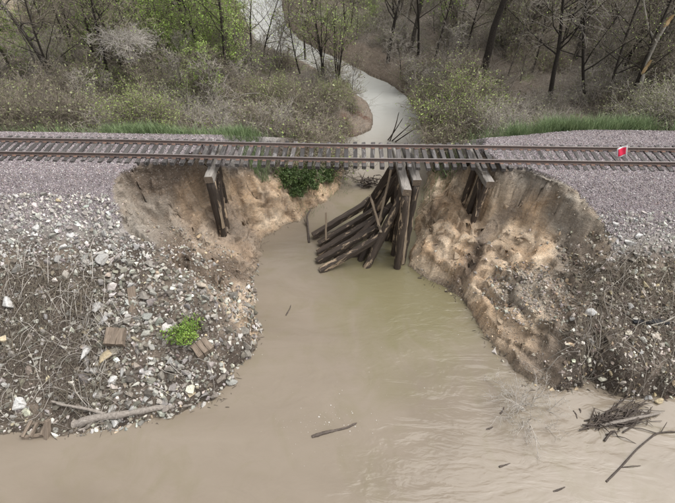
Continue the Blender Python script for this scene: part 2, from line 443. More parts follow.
# albedo of the earth materials; the dark soil also serves as painted shade
C_BALL = np.array([0.25, 0.22, 0.225]); C_PALE = np.array([0.31, 0.29, 0.275]); C_DEBR = np.array([0.105, 0.085, 0.07])
C_SAND = np.array([0.58, 0.415, 0.27]); C_SANDL = np.array([0.76, 0.61, 0.45]); C_SOIL = np.array([0.24, 0.195, 0.155]); C_DSOIL_SHADE = np.array([0.13, 0.098, 0.075])
C_GREY = np.array([0.32, 0.29, 0.25]); C_LITT = np.array([0.15, 0.128, 0.105]); C_FIELD = np.array([0.44, 0.36, 0.25]); C_RED = np.array([0.135, 0.075, 0.055])
C_MOSS = np.array([0.12, 0.16, 0.05]); C_BED = np.array([0.25, 0.21, 0.15]); C_CLAY = np.array([0.42, 0.31, 0.215])
def blob(px, py, cx, cy, rx, ry, ang=0.0, soft=0.5):
    a = R(ang); dx, dy = px - cx, py - cy
    u = (dx * math.cos(a) + dy * math.sin(a)) / rx; v = (-dx * math.sin(a) + dy * math.cos(a)) / ry
    return 1 - sstep(1 - soft, 1 + soft, np.hypot(u, v))
def ground_color(P, cut, t, ds, di):
    x, y, z = P[:, 0], P[:, 1], P[:, 2]
    n1 = fbm(x * .8, y * .8, z * .8, 4, 51); n2 = fbm(x * 2.7, y * 2.7, z * 2.7, 3, 52); n3 = fbm(x * .3, y * .3, z * .3, 3, 53)
    px, py = project(P)
    px = px + 9 * n1; py = py + 9 * n2
    def mix(c, col, w): return c * (1 - w[:, None]) + col * w[:, None]
    c = np.tile(C_DEBR, (len(x), 1))
    c = mix(c, C_SOIL, sstep(-.1, .5, n1))
    zz = z + .28 * n1
    c = mix(c, C_PALE, sstep(-2.6, -1.6, zz) * (np.abs(y) < 8))
    c = mix(c, C_BALL, sstep(-1.75, -1.35, zz) * (np.abs(y) < 8))
    far = sstep(4.0, 5.5, y + .6 * n1)
    lit = mix(np.tile(C_LITT, (len(x), 1)), C_SOIL * .9, sstep(0, .5, n3))
    lit = mix(lit, C_MOSS, .55 * sstep(.15, .6, n1 + .3 * n3))
    lit = mix(lit, np.array([.17, .27, .06]), .8 * blob(px, py, 198, 48, 30, 16, 0))
    lit = mix(lit, np.array([.16, .24, .07]), .5 * blob(px, py, 320, 22, 40, 14, 0))
    lit = mix(lit, C_FIELD, blob(px, py, 0, 12, 26, 20, 0) * (y > 24))
    c = c * (1 - far[:, None]) + lit * far[:, None]
    # raw earth of the washout
    k = np.tile(C_SAND, (len(x), 1))
    k = mix(k, C_SANDL, sstep(-.3, .3, n1 + .3 * n2)); k = mix(k, C_CLAY, .55 * sstep(.1, .5, -n1 + .4 * n2 ))
    left = sstep(-2, -6.8, x + .8 * n1)
    k = mix(k, C_SOIL * 1.3, .78 * left * sstep(.9, -.7, y + .5 * n1))
    k = mix(k, C_GREY * .8, .7 * sstep(.82, .98, t + .05 * n1) * (np.abs(y) < 6))
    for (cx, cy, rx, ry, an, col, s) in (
            (152, 222, 30, 26, 30, C_GREY * .8, .7), (190, 262, 40, 13, 35, C_DSOIL_SHADE * .8, .95), (240, 235, 28, 9, 40, C_SOIL, .6), (228, 268, 26, 12, 20, C_DSOIL_SHADE * .8, .9),
            (240, 250, 12, 10, 0, C_CLAY, .6), (165, 174, 50, 24, 0, C_DSOIL_SHADE * .85, .9), (525, 168, 38, 10, 0, C_DSOIL_SHADE, .8), (195, 200, 16, 26, 0, C_SAND * .8, .6),  # under-tie patches: dark topsoil with the track's shade painted in
            (280, 205, 25, 10, 20, C_CLAY * .8, .5), (470, 262, 10, 36, 35, C_DSOIL_SHADE * .9, .85), (495, 225, 28, 9, -45, C_SOIL, .7), (540, 180, 32, 16, 0, C_GREY * .85, .8), (565, 215, 22, 22, 40, C_GREY, .85),
            (575, 262, 22, 40, 20, C_GREY * .9, .8), (530, 292, 34, 22, 15, C_GREY * .75, .8), (565, 360, 30, 30, 0, C_DSOIL_SHADE * 1.4, .6), (450, 165, 20, 12, 0, C_DSOIL_SHADE * 1.2, .6),
            (430, 215, 10, 14, 0, C_CLAY * .7, .5), (452, 293, 20, 7, 30, C_DSOIL_SHADE, .7), (525, 345, 26, 26, 40, C_CLAY * .9, .7), (580, 300, 30, 75, 12, C_SOIL * .85, .95), (548, 372, 34, 24, 10, C_SOIL * 1.1, .8), (500, 250, 12, 26, 60, C_CLAY * .8, .6), (478, 212, 20, 5, -20, C_CLAY * .7, .7), (435, 250, 6, 16, 20, C_CLAY * .6, .5), (500, 300, 10, 5, 20, C_DSOIL_SHADE, .6), (515, 212, 20, 7, 35, C_SOIL, .6)):  # the waterline undercut's dark recess is painted into the colour too
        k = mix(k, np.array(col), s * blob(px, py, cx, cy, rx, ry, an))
    stn = fbm(x * 1.6, y * 1.6, z * .3, 3, 57)
    k = mix(k, C_SOIL * .95, .38 * sstep(.12, .4, stn) * (y < 6))
    lay = fbm(x * .25, y * .25, z * 3.2, 3, 58)
    k = mix(k, C_CLAY * .8, .32 * sstep(.1, .35, lay) * (y < 6))
    creek = sstep(6.5, 9, y)
    kc = mix(np.tile(C_SOIL, (len(x), 1)), C_RED, sstep(-.2, .3, n1) * blob(px, py, 362, 118, 24, 30, 0))
    k = k * (1 - creek[:, None]) + kc * creek[:, None]
    cutw = np.clip(cut, 0, 1)
    c = c * (1 - cutw[:, None]) + k * cutw[:, None]
    # wet margin and bed
    wet = sstep(.28, .02, z - WATER)
    c = c * (1 - .45 * wet[:, None])
    c = mix(c, C_BED, sstep(0, -.1, z - WATER))
    return np.clip(c, 0.01, 1)

# erosion features read off the photograph, cut into the earth where their pixels meet it: path, half width (px), depth (m)
GULLY = [([(470, 200), (479, 212), (481, 228)], 9, .8), ([(528, 190), (505, 212), (486, 240), (472, 268), (462, 292)], 5, .55), ([(452, 176), (437, 200), (428, 222)], 4, .35), ([(500, 250), (520, 268), (540, 272)], 4, .3),
         ([(482, 285), (498, 302), (515, 300)], 4, .45), ([(470, 205), (455, 232), (440, 262)], 3, .3), ([(440, 285), (455, 297), (470, 312)], 5, .5), ([(545, 215), (535, 245), (520, 262)], 3, .25), ([(500, 330), (520, 335), (545, 325)], 4, .3),
         ([(132, 180), (146, 205), (175, 235), (205, 262), (232, 300)], 5, .3), ([(165, 175), (175, 205), (200, 240), (235, 262)], 4, .3), ([(232, 165), (236, 195), (250, 225)], 3, .3), ([(255, 160), (262, 190), (268, 215)], 3, .3), ([(282, 175), (285, 200), (290, 215)], 3, .3),
         ([(180, 262), (205, 275), (235, 288)], 4, .3), ([(305, 178), (312, 195), (318, 203)], 3, .25), ([(215, 215), (235, 235), (252, 262)], 4, .25)]
LEDGE = [([(478, 200), (497, 189), (520, 193), (545, 194), (562, 208), (575, 230)], .42), ([(120, 215), (150, 248), (185, 262), (225, 280)], .25), ([(440, 262), (470, 276), (492, 272), (512, 282)], .35), ([(425, 205), (450, 215), (470, 228)], .25)]
def carve(P, cut):
    px, py = project(P); k = (cut > .5) & (P[:, 1] < 6) & (P[:, 1] > -13)
    qx, qy = px[k], py[k]; x, y, z = P[k].T
    qx = qx + 7 * fbm(x * .9, y * .9, z * .9, 3, 301) + 3 * fbm(x * 3, y * 3, z * 3, 2, 302); qy = qy + 7 * fbm(x * .9, y * .9, z * .9, 3, 303) + 3 * fbm(x * 3, y * 3, z * 3, 2, 304)
    dz = np.zeros(len(qx)); g_ = np.zeros(len(qx))
    for path, w, dep in GULLY:
        e = np.exp(-(dist(np.array(path, float), qx, qy, False) / w) ** 2); dz -= dep * e; g_ = np.maximum(g_, e)
    for path, dep in LEDGE:
        p = np.array(path, float); d = dist(p, qx, qy, False); yl = np.interp(qx, p[:, 0], p[:, 1]); below = qy > yl
        inx = (qx > p[0, 0]) & (qx < p[-1, 0])
        dz += np.where(inx, np.where(below, -dep * np.exp(-d / 7), dep * .6 * np.exp(-d / 10)), 0)
    P[k, 2] = np.maximum(P[k, 2] + dz, WATER + .06)
    g = np.zeros(len(P)); g[k] = g_
    return g
def grid_mesh(name, gx, gy, mat, displace=True):
    X, Y = np.meshgrid(gx, gy)
    x, y = X.ravel(), Y.ravel()
    z, ds, cut, t, di = terrain(x, y)
    P = np.stack([x, y, z], 1)
    Z = z.reshape(X.shape)
    if displace:
        zx = np.gradient(Z, axis=1) / np.gradient(X, axis=1); zy = np.gradient(Z, axis=0) / np.gradient(Y, axis=0)
        nn = np.stack([-zx.ravel(), -zy.ravel(), np.ones(len(x))], 1); nn /= np.linalg.norm(nn, axis=1)[:, None]
        edge = sstep(0, 1.0, np.minimum(y - gy[0], gy[-1] - y)) * (np.abs(x) < 22.5)
        amp = cut * edge * sstep(.0, .35, z - WATER)
        d3 = .20 * fbm(x * 1.1, y * 1.1, z * 1.1, 3, 71) + .05 * fbm(x * 5, y * 5, z * 5, 3, 73) - .26 * np.abs(fbm(x * .9 + 3, y * .9, z * 1.6, 4, 75)) ** 1.3
        steep = sstep(.75, .45, nn[:, 2])
        d3 = d3 - .34 * steep * np.abs(fbm(x * 1.9, y * 1.9, z * .35, 3, 77)) + .11 * steep * (np.floor(z * 2.3 + 1.2 * fbm(x * .5, y * .5, 0, 2, 78)) % 2 - .5) * sstep(-.2, .2, fbm(x * .8, y * .8, z, 2, 79))
        P = P + nn * (d3 * amp)[:, None] + nn * (.03 * fbm(x * 4, y * 4, z * 4, 2, 76) * (1 - cut) * edge * (ds > 0) * (np.abs(y) > 2))[:, None]
    gul = carve(P, cut) if displace else np.zeros(len(x))
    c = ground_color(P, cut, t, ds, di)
    gw = (.25 * gul * cut)[:, None]; c = c * (1 - gw) + C_SOIL * .8 * gw
    ny, nx = X.shape
    i = np.arange(ny - 1)[:, None] * nx + np.arange(nx - 1)[None, :]
    F = np.stack([i, i + 1, i + nx + 1, i + nx], -1).reshape(-1, 4)
    o = mesh_obj(name, P, F, mat, None, True, None, c)
    return o, P, (X.shape, gx, gy, P[:, 2].reshape(X.shape), cut.reshape(X.shape), ds.reshape(X.shape))
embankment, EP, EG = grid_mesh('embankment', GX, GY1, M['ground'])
tag(embankment, 'eroded railway embankment of ballast, rubble and raw sand', 'embankment', kind='structure')
river_bed, _, _ = grid_mesh('river_bed', GX[::6], GY0, M['ground'], False)
tag(river_bed, 'silty bed under the muddy river', 'river bed', kind='structure')
forest_floor, FP, FG = grid_mesh('forest_floor', GX, GY2, M['ground'], False)
tag(forest_floor, 'brown leaf litter floor of the wood beyond the track', 'ground', kind='structure')

def hgt(x, y, G=None):
    """built surface height (vertex bilinear)"""
    x = np.atleast_1d(np.asarray(x, float)); y = np.atleast_1d(np.asarray(y, float))
    out = np.full(x.shape, WATER)
    for (shp, gx, gy, Z, cut, ds) in (EG, FG):
        m = (y >= gy[0]) & (y <= gy[-1])
        if not m.any(): continue
        i = np.clip(np.searchsorted(gx, x[m]) - 1, 0, len(gx) - 2); j = np.clip(np.searchsorted(gy, y[m]) - 1, 0, len(gy) - 2)
        fx = np.clip((x[m] - gx[i]) / (gx[i + 1] - gx[i]), 0, 1); fy = np.clip((y[m] - gy[j]) / (gy[j + 1] - gy[j]), 0, 1)
        out[m] = (Z[j, i] * (1 - fx) + Z[j, i + 1] * fx) * (1 - fy) + (Z[j + 1, i] * (1 - fx) + Z[j + 1, i + 1] * fx) * fy
    return out
def near_idx(x, y, A):
    (shp, gx, gy, Z, cut, ds) = EG
    i = np.clip(np.searchsorted(gx, x), 0, len(gx) - 1); j = np.clip(np.searchsorted(gy, y), 0, len(gy) - 1)
    return A[j, i]
def on_ground(px, py, tmax=95):
    """march a pixel's ray to the built ground or water"""
    d = ray(px, py)
    tt = np.arange(12, tmax, .06); Q = CAM + d * tt[:, None]
    h = np.maximum(hgt(Q[:, 0], Q[:, 1]), WATER)
    k = np.where(Q[:, 2] <= h)[0]
    return Q[k[0]] if len(k) else Q[-1]

# ------------------------------------------------------------------ water
def make_water():
    m, nt, b = new_mat('muddy_water')
    co = node(nt, 'ShaderNodeTexCoord').outputs['Object']
    wv = noise(nt, mapping(nt, co, (0.10, 0.22, 1)), 1.0, 4, 0.55, 1.2)
    c = ramp(nt, wv, [(0.3, (0.19, 0.157, 0.12)), (0.5, (0.218, 0.182, 0.141)), (0.72, (0.238, 0.201, 0.158))])
    # clearer, greener creek water round the trestle
    grad = node(nt, 'ShaderNodeTexGradient', gradient_type='SPHERICAL')
    mp = node(nt, 'ShaderNodeMapping', vector_type='POINT')
    mp.inputs['Location'].default_value = (-0.60, 0.25, 0); mp.inputs['Scale'].default_value = (0.15, 0.10, 0)
    nt.links.new(co, mp.inputs['Vector']); nt.links.new(mp.outputs[0], grad.inputs[0])
    ad = node(nt, 'ShaderNodeMath', operation='MULTIPLY_ADD')
    n2 = noise(nt, mapping(nt, co, (0.5, 0.35, 1)), 1.0, 5, 0.6, 1.5)
    ad.inputs[1].default_value = 0.9; nt.links.new(n2, ad.inputs[0]); nt.links.new(grad.outputs[1], ad.inputs[2])
    gm = ramp(nt, ad.outputs[0], [(0.45, (0, 0, 0)), (1.0, (1, 1, 1))])
    c = mixc(nt, gm, c, (0.17, 0.15, 0.088))
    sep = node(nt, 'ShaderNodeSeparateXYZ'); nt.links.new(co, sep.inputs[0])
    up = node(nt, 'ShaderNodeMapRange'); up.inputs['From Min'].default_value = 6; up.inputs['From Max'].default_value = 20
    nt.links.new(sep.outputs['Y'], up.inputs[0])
    c = mixc(nt, up.outputs[0], c, (0.42, 0.42, 0.39))  # paler upstream: bright sky reflection painted into the base colour
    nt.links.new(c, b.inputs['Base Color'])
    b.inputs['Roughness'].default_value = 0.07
    b.inputs['IOR'].default_value = 1.36
    r1 = noise(nt, mapping(nt, co, (1.3, 2.6, 1), (0, 0, .3)), 1.0, 5, 0.55, 1.0)
    r2 = noise(nt, mapping(nt, co, (.35, .9, 1), (0, 0, .25)), 1.0, 3, 0.5, 1.5)
    pat = noise(nt, mapping(nt, co, (.16, .28, 1)), 1.0, 3, .5, 1.0)
    pm = ramp(nt, pat, [(.38, (.12,) * 3), (.62, (.6,) * 3)])
    gr = ramp(nt, grad.outputs[1], [(.1, (0, 0, 0)), (.5, (.75,) * 3)])
    amp = mixc(nt, 1.0, pm, gr, 'ADD')
    rip = mixc(nt, 1.0, amp, r1, 'MULTIPLY')
    s = node(nt, 'ShaderNodeMath', operation='MULTIPLY_ADD'); s.inputs[1].default_value = 1.6
    nt.links.new(r2, s.inputs[0]); nt.links.new(rip, s.inputs[2])
    bump(nt, b, s.outputs[0], 0.32, 0.12)
    gx = np.linspace(-140, 140, 71); gy = np.linspace(-60, 160, 56)
    X, Y = np.meshgrid(gx, gy); ny, nx = X.shape
    P = np.stack([X.ravel(), Y.ravel(), np.full(X.size, WATER)], 1)
    i = np.arange(ny - 1)[:, None] * nx + np.arange(nx - 1)[None, :]
    F = np.stack([i, i + 1, i + nx + 1, i + nx], -1).reshape(-1, 4)
    o = mesh_obj('river_water', P, F, m, None, True)
    tag(o, 'muddy tan river water flooding through the washout', 'water', kind='structure')
make_water()

# ------------------------------------------------------------------ railway track
def sag(x): return -0.13 * np.exp(-((np.asarray(x, float) - 2.0) / 7.5) ** 2) + 0.02 * np.sin(np.asarray(x, float) * .35)
def curve_y(x): return 0.05 * np.sin(np.asarray(x, float) * .21 + 1.0)
track = empty('railway_track')
tag(track, 'single railway track left hanging across the washout', 'railway track')
def build_rail(yc):
    prof = [(-.070, -.185), (.070, -.185), (.070, -.172), (.012, -.150), (.010, -.050), (.036, -.040), (.037, -.010), (.028, 0.0),
            (-.028, 0.0), (-.037, -.010), (-.036, -.040), (-.010, -.050), (-.012, -.150), (-.070, -.172)]
    xs = np.arange(-45, 45.01, .5); k = len(prof)
    V = []
    for x in xs:
        for (a, b) in prof: V.append((x, yc + curve_y(x) + a, float(sag(x)) + b))
    F, fm = [], []
    for i in range(len(xs) - 1):
        for j in range(k):
            F.append((i * k + j, i * k + (j + 1) % k, (i + 1) * k + (j + 1) % k, (i + 1) * k + j)); fm.append(1 if j in (7,) else 0)
    return mesh_obj('rail', V, np.array(F), [M['rust'], M['railtop']], track, False, fm)
build_rail(-.753); build_rail(.753)

def beam_mesh(name, L, w, h, mats, seed=0, round_=False, taper=0.0, ragged=0.0, jit=.012, bend=0.0, nseg=None):
    """timber along local +Z from 0 to L, chamfered or round, worn edges, optionally ragged far end"""
    rs = np.random.RandomState(seed)
    ns = nseg or max(3, int(L / .45))
    zs = np.linspace(0, L, ns + 1)
    if round_:
        k = 10; an = np.arange(k) * 2 * math.pi / k; base = np.stack([np.cos(an) * w / 2, np.sin(an) * h / 2], 1)
    else:
        c = .09 * min(w, h)
        base = np.array([(w / 2 - c, h / 2), (-w / 2 + c, h / 2), (-w / 2, h / 2 - c), (-w / 2, -h / 2 + c), (-w / 2 + c, -h / 2), (w / 2 - c, -h / 2), (w / 2, -h / 2 + c), (w / 2, h / 2 - c)]); k = 8
    V = []
    for i, z in enumerate(zs):
        s = 1 - taper * z / L
        q = base * s + rs.normal(0, jit, base.shape)
        zz = np.full(k, z) + (rs.uniform(-ragged, ragged * .4, k) if i == ns else 0) + (rs.uniform(-ragged, ragged, k) * .25 if i == 0 else 0)
        bx = bend * math.sin(math.pi * z / L)
        V += [(a + bx, b, c_) for (a, b), c_ in zip(q, zz)]
    F = [[i * k + j, i * k + (j + 1) % k, (i + 1) * k + (j + 1) % k, (i + 1) * k + j] for i in range(ns) for j in range(k)]
    fm = [0] * len(F)
    F.append(list(range(k))[::-1]); F.append([ns * k + j for j in range(k)]); fm += [len(mats) - 1] * 2
    me = bpy.data.meshes.new(name); me.from_pydata(V, [], F)
    for m in mats: me.materials.append(m)
    me.polygons.foreach_set('material_index', fm)
    me.polygons.foreach_set('use_smooth', [round_ and i < len(F) - 2 for i in range(len(F))])
    me.update()
    return me
def aim(o, a, b, roll=0.0):
    a, b = Vector(a), Vector(b)
    q = (b - a).to_track_quat('Z', 'Y')
    o.rotation_mode = 'QUATERNION'
    o.rotation_quaternion = q @ Quaternion((0, 0, 1), roll)
    o.location = a
def beam(name, a, b, w, h, mats, parent=None, roll=0.0, **kw):
    a, b = np.asarray(a, float), np.asarray(b, float)
    me = beam_mesh(name, float(np.linalg.norm(b - a)), w, h, mats, **kw)
    o = bpy.data.objects.new(name, me); link(o, parent)
    aim(o, a, b, roll)
    return o
rng = random.Random(4)
tie_meshes = [beam_mesh('sleeper', 2.6, .235, .18, [M['tie']], seed=100 + i, jit=.008, nseg=4, ragged=.02) for i in range(6)]
bmp = bmesh.new()
bmesh.ops.create_cube(bmp, size=1, matrix=Matrix.Diagonal((.2, .36, .02, 1)))
for sx in (-1, 1):
    for sy in (-1, 1):
        bmesh.ops.create_cube(bmp, size=1, matrix=Matrix.Translation((sx * .05, sy * .105, .022)) @ Matrix.Diagonal((.03, .05, .03, 1)))
plate_me = bpy.data.meshes.new('tie_plate'); bmp.to_mesh(plate_me); bmp.free(); plate_me.materials.append(M['plate'])
x = -27.0
while x < 27.0:
    skew = rng.gauss(0, .02); yo = rng.gauss(0, .05)
    zt = float(sag(x)) - .278 - .002
    o = bpy.data.objects.new('sleeper', rng.choice(tie_meshes)); link(o, track)
    a = Vector((x - skew * 1.3, -1.3 + yo + float(curve_y(x)), zt + rng.gauss(0, .004))); b = Vector((x + skew * 1.3, 1.3 + yo + float(curve_y(x)), zt + rng.gauss(0, .004)))
    aim(o, a, b)
    inv = o.matrix_basis.inverted()
    for s in (-1, 1):
        p = bpy.data.objects.new('tie_plate', plate_me); link(p, o)
        p.matrix_basis = Matrix.LocRotScale(o.location, o.rotation_quaternion, None).inverted() @ Matrix.Translation((x + skew * .75 * s, s * .753 + float(curve_y(x)), float(sag(x)) - .187 + .008))
    x += .495 + rng.gauss(0, .012)

# red flag between the rails
fp = at_z(623, 157.5, -.2)
flag = empty('red_flag', (fp[0], fp[1], -.24)); flag.scale = (1.08, 1.08, 1.08); flag.rotation_euler = (R(-12), R(-16), 0); tag(flag, 'small red warning flag with white border standing between the rails', 'flag')
tb = Tubes(); tb.tube([(0.17, 0, 0), (.2, .01, .68)], .014, 6); tb.build('staff', M['white'], flag)
nx_, nz_ = 9, 9
def cloth(x0, x1, z0, z1, off, name, mat):
    V = []; F = []
    for side in (0, 1):
        for i in range(nx_):
            for j in range(nz_):
                u, v = i / (nx_ - 1), j / (nz_ - 1); xx = x0 + (x1 - x0) * u; zz = z0 + (z1 - z0) * v
                V.append((xx, -off + side * 2 * off + .035 * math.sin(xx * 14 + zz * 3), zz - .05 * (1 - (xx + .3) / .5)))
    n = nx_ * nz_
    for i in range(nx_ - 1):
        for j in range(nz_ - 1):
            q = i * nz_ + j
            F += [[q, q + nz_, q + nz_ + 1, q + 1], [n + q, n + q + 1, n + q + nz_ + 1, n + q + nz_]]
    e = [(i * nz_) for i in range(nx_)] + [(nx_ - 1) * nz_ + j for j in range(1, nz_)] + [i * nz_ + nz_ - 1 for i in range(nx_ - 2, -1, -1)] + [j for j in range(nz_ - 2, 0, -1)]
    for a_, b_ in zip(e, e[1:] + e[:1]): F.append([a_, n + a_, n + b_, b_])
    return mesh_obj(name, V, F, mat, flag, True)
cloth(-.29, .2, .12, .64, .006, 'border', M['white'])
cloth(-.235, .14, .185, .575, .011, 'cloth', M['flag'])

# ------------------------------------------------------------------ trestle bents still standing
CR = [M['creosote'], M['endgrain']]
CAPM = [M['capwood'], M['endgrain']]
def bent(px, y_end, z_cap, dx, piles, label, px_far=None):
    """cap beam across the track on a row of driven piles"""
    xe = x_of(px, y_end, z_cap)
    b = empty('trestle_bent', (xe, 0, z_cap - 1.0))
    org = np.array([xe, 0, z_cap - 1.0])
    tag(b, label, 'trestle bent', 'pile bents of the broken timber trestle')
    far = np.array([xe - dx, 2.2, z_cap - .02]); nearp = np.array([xe, y_end, z_cap])
    beam('cap_beam', nearp - org, far - org, .46, .40, CAPM, b, seed=int(px), jit=.018, ragged=.05)
    for i, (u, batter_x, batter_y, zb, r) in enumerate(piles):
        top = nearp + (far - nearp) * u; top[2] -= .19
        foot = np.array([top[0] + batter_x, top[1] + batter_y, zb])
        beam('pile', foot - org, top - org, r, r, CR, b, seed=int(px) * 7 + i, round_=True, jit=.014, taper=-.08)
    return b, nearp, far, org
bl, n_, f_, og = bent(209, -2.0, -.85, .15, [(.07, .06, .05, -6.2, .52), (.26, .1, 0, -6.4, .5), (.52, .05, 0, -6.6, .36), (.78, 0, .2, -6.6, .36)], 'timber pile bent with grey cap sunk in the left soil slope')
beam('brace', n_ + [.24, .25, -2.9] - og, n_ + [.26, 1.1, -.1] - og, .24, .08, [M['creosote'], M['splinter']], bl, seed=5, ragged=.25)
beam('brace', n_ + [.26, -.02, -3.3] - og, n_ + [.22, .14, -1.9] - og, .15, .06, [M['splinter']], bl, seed=6, ragged=.2)
bc, n_, f_, og = bent(407, -2.3, -1.25, .30, [(.05, -.05, -.55, -7.4, .44), (.25, -.1, -.2, -7.4, .44), (.5, 0, 0, -7.4, .44), (.75, 0, .3, -7.4, .44)], 'tall timber pile bent standing in the water beside the timber heap')
beam('brace', n_ + [.24, -.38, -4.9] - og, n_ + [.22, .5, -.25] - og, .12, .06, [M['splinter']], bc, seed=9, ragged=.15)
bd, n_, f_, og = bent(417, -1.7, -1.0, .32, [(.06, -.35, -.75, -7.4, .44), (.3, -.3, -.3, -7.4, .34), (.6, -.1, 0, -7.4, .34)], 'second timber bent leaning against the tall one in the water')
br, n_, f_, og = bent(490, -1.9, -.92, .55, [(.08, -.35, .1, -4.9, .34), (.3, -.3, .1, -5.2, .34), (.55, -.3, 0, -5.4, .34), (.8, -.2, 0, -5.4, .34)], 'timber pile bent with tilted cap in the right sand bank')
beam('brace', n_ + [-.22, .1, -2.2] - og, n_ + [-.3, 1.0, -.15] - og, .2, .07, CR, br, seed=12, ragged=.3)

# ------------------------------------------------------------------ collapsed timbers
def fallen(p0, z0, p1, z1, w, label, name='fallen_timber', mats=CR, group='collapsed trestle timbers', **kw):
    a, b = at_z(*p0, z0), at_z(*p1, z1)
    o = beam(name, a, b, w, w * kw.pop('flat', 1.0), mats, None, **kw)
    tag(o, label, 'timber', group)
    print('timber', label[:40], np.round(a, 1), np.round(b, 1), round(float(np.linalg.norm(b - a)), 1))
    return o
fallen((313, 236), -6.35, (368, 203), -5.0, .38, 'outermost fallen timber of the heap, propped clear of the others', seed=21, ragged=.1)
fallen((319, 244), -6.45, (374, 211), -4.9, .36, 'fallen timber lying just under the propped outermost one', seed=22, ragged=.12)
fallen((318, 253), -6.5, (384, 214), -4.55, .38, 'middle timber of the parallel fallen row, split pale at its end', seed=23, ragged=.35)
fallen((317, 262), -6.55, (380, 226), -4.6, .38, 'fallen timber with long pale splits, fourth across the heap', seed=24, ragged=.35)
fallen((321, 271), -6.6, (383, 235), -4.7, .36, 'lowest fallen timber of the row with sharp broken tip in water', seed=25, ragged=.45)
fallen((364, 272), -7.0, (402, 196), -2.3, .5, 'thick dark pile leaning up across the fallen timbers to the bent', seed=26, round_=True)
fallen((358, 266), -7.0, (386, 208), -3.6, .42, 'dark pile in the shade behind the thick leaning pile', seed=27, round_=True)
fallen((368, 206), -5.1, (395, 164), -1.5, .46, 'upper dark timber rising from the heap to under the track', seed=28)
fallen((375, 215), -4.9, (400, 172), -1.9, .44, 'dark timber wedged between the rising timber and the bent cap', seed=29)
fallen((378, 226), -4.4, (393, 163), -1.2, .11, 'long pale split brace lying up the heap', 'broken_brace', [M['splinter']], flat=.45, seed=30, ragged=.2)
fallen((381, 232), -4.3, (370, 195), -3.6, .12, 'short pale broken brace crossing the fallen timbers', 'broken_brace', [M['splinter']], flat=.5, seed=31, ragged=.2)
fallen((326, 240), -6.1, (326, 212), -4.3, .09, 'thin pale stake sticking up at the foot of the heap', 'broken_brace', [M['splinter']], flat=.5, seed=32, ragged=.2)
fallen((352, 256), -6.6, (372, 250), -6.2, .3, 'short stub of timber half sunk below the heap', seed=33, ragged=.2)
fallen((332, 262), -6.9, (392, 205), -3.9, .34, 'dark timber buried under the parallel fallen row', seed=35, ragged=.2)
fallen((366, 214), -5.6, (388, 176), -2.6, .42, 'dark timber at the back of the heap rising to the track', seed=36)
fallen((341, 222), -6.2, (369, 197), -4.7, .16, 'thin pole resting on the outermost fallen timber', seed=37, round_=True)
fallen((386, 240), -5.6, (398, 205), -3.2, .3, 'dark timber standing close behind the thick leaning pile', seed=34)

# ------------------------------------------------------------------ stones
def hull_rock(seed, n=11, flat=(1, .8, .62)):
    rs = np.random.RandomState(seed)
    p = rs.normal(size=(n, 3)); p /= np.linalg.norm(p, axis=1)[:, None]
    p = p * np.array(flat) * rs.uniform(.8, 1.08, (n, 1))
    bm = bmesh.new()
    for q in p: bm.verts.new(q)
    r = bmesh.ops.convex_hull(bm, input=bm.verts)
    for v in [v for v in bm.verts if not v.link_faces]: bm.verts.remove(v)
    bmesh.ops.triangulate(bm, faces=bm.faces)
    bm.verts.index_update()
    V = np.array([v.co[:] for v in bm.verts]); F = np.array([[v.index for v in f.verts] for f in bm.faces])
    bm.free()
    return V, F
ROCKS = [hull_rock(i, 9 + i % 5, [(1, .8, .62), (1, .65, .55), (1, .9, .75), (1, .75, .4)][i % 4]) for i in range(14)]
PEB = [hull_rock(50 + i, 7, (1, .8, .65)) for i in range(8)]
OCT = [(np.array([[1, 0, 0], [-1, 0, 0], [0, .8, 0], [0, -.85, 0], [0, 0, .7], [0, 0, -.7]]) * 1.0, np.array([[0, 2, 4], [2, 1, 4], [1, 3, 4], [3, 0, 4], [2, 0, 5], [1, 2, 5], [3, 1, 5], [0, 3, 5]]))]
def rand_rots(rs, n):
    q = rs.normal(size=(n, 4)); q /= np.linalg.norm(q, axis=1)[:, None]
    w, x, y, z = q.T
    return np.stack([np.stack([1 - 2 * (y * y + z * z), 2 * (x * y - z * w), 2 * (x * z + y * w)], -1),
                     np.stack([2 * (x * y + z * w), 1 - 2 * (x * x + z * z), 2 * (y * z - x * w)], -1),
                     np.stack([2 * (x * z - y * w), 2 * (y * z + x * w), 1 - 2 * (x * x + y * y)], -1)], 1)
def stone_stuff(name, P, S, C, protos, seed, label, parent=None):
    rs = np.random.RandomState(seed); n = len(P)
    RT = rand_rots(rs, n); an = rs.uniform(.7, 1.25, (n, 3)); which = rs.randint(len(protos), size=n)
    VV, FF, CC, off = [], [], [], 0
    for k, (V, F) in enumerate(protos):
        m = which == k; c = int(m.sum())
        if not c: continue
        Q = V[None] * an[m][:, None, :] * S[m][:, None, None]
        Q = np.einsum('nij,nvj->nvi', RT[m], Q) + P[m][:, None, :]
        VV.append(Q.reshape(-1, 3)); FF.append((F[None] + (np.arange(c) * len(V))[:, None, None]).reshape(-1, 3) + off); off += c * len(V)
        CC.append(np.repeat(C[m], len(V), 0))
    o = mesh_obj(name, np.concatenate(VV), np.concatenate(FF), M['stones'], parent, False, None, np.concatenate(CC))
    tag(o, label, None if parent else 'stones', None, 'stuff')
    return o
def palette(rs, n, cols, wts, var=.18):
    k = rs.choice(len(cols), size=n, p=np.array(wts) / sum(wts))
    return np.clip(np.array(cols)[k] * np.exp(rs.normal(0, var, (n, 1))) * (1 + rs.normal(0, .03, (n, 3))), .02, .8)
rs = np.random.RandomState(11)
(_, egx, egy, EZ, ECUT, EDS) = EG
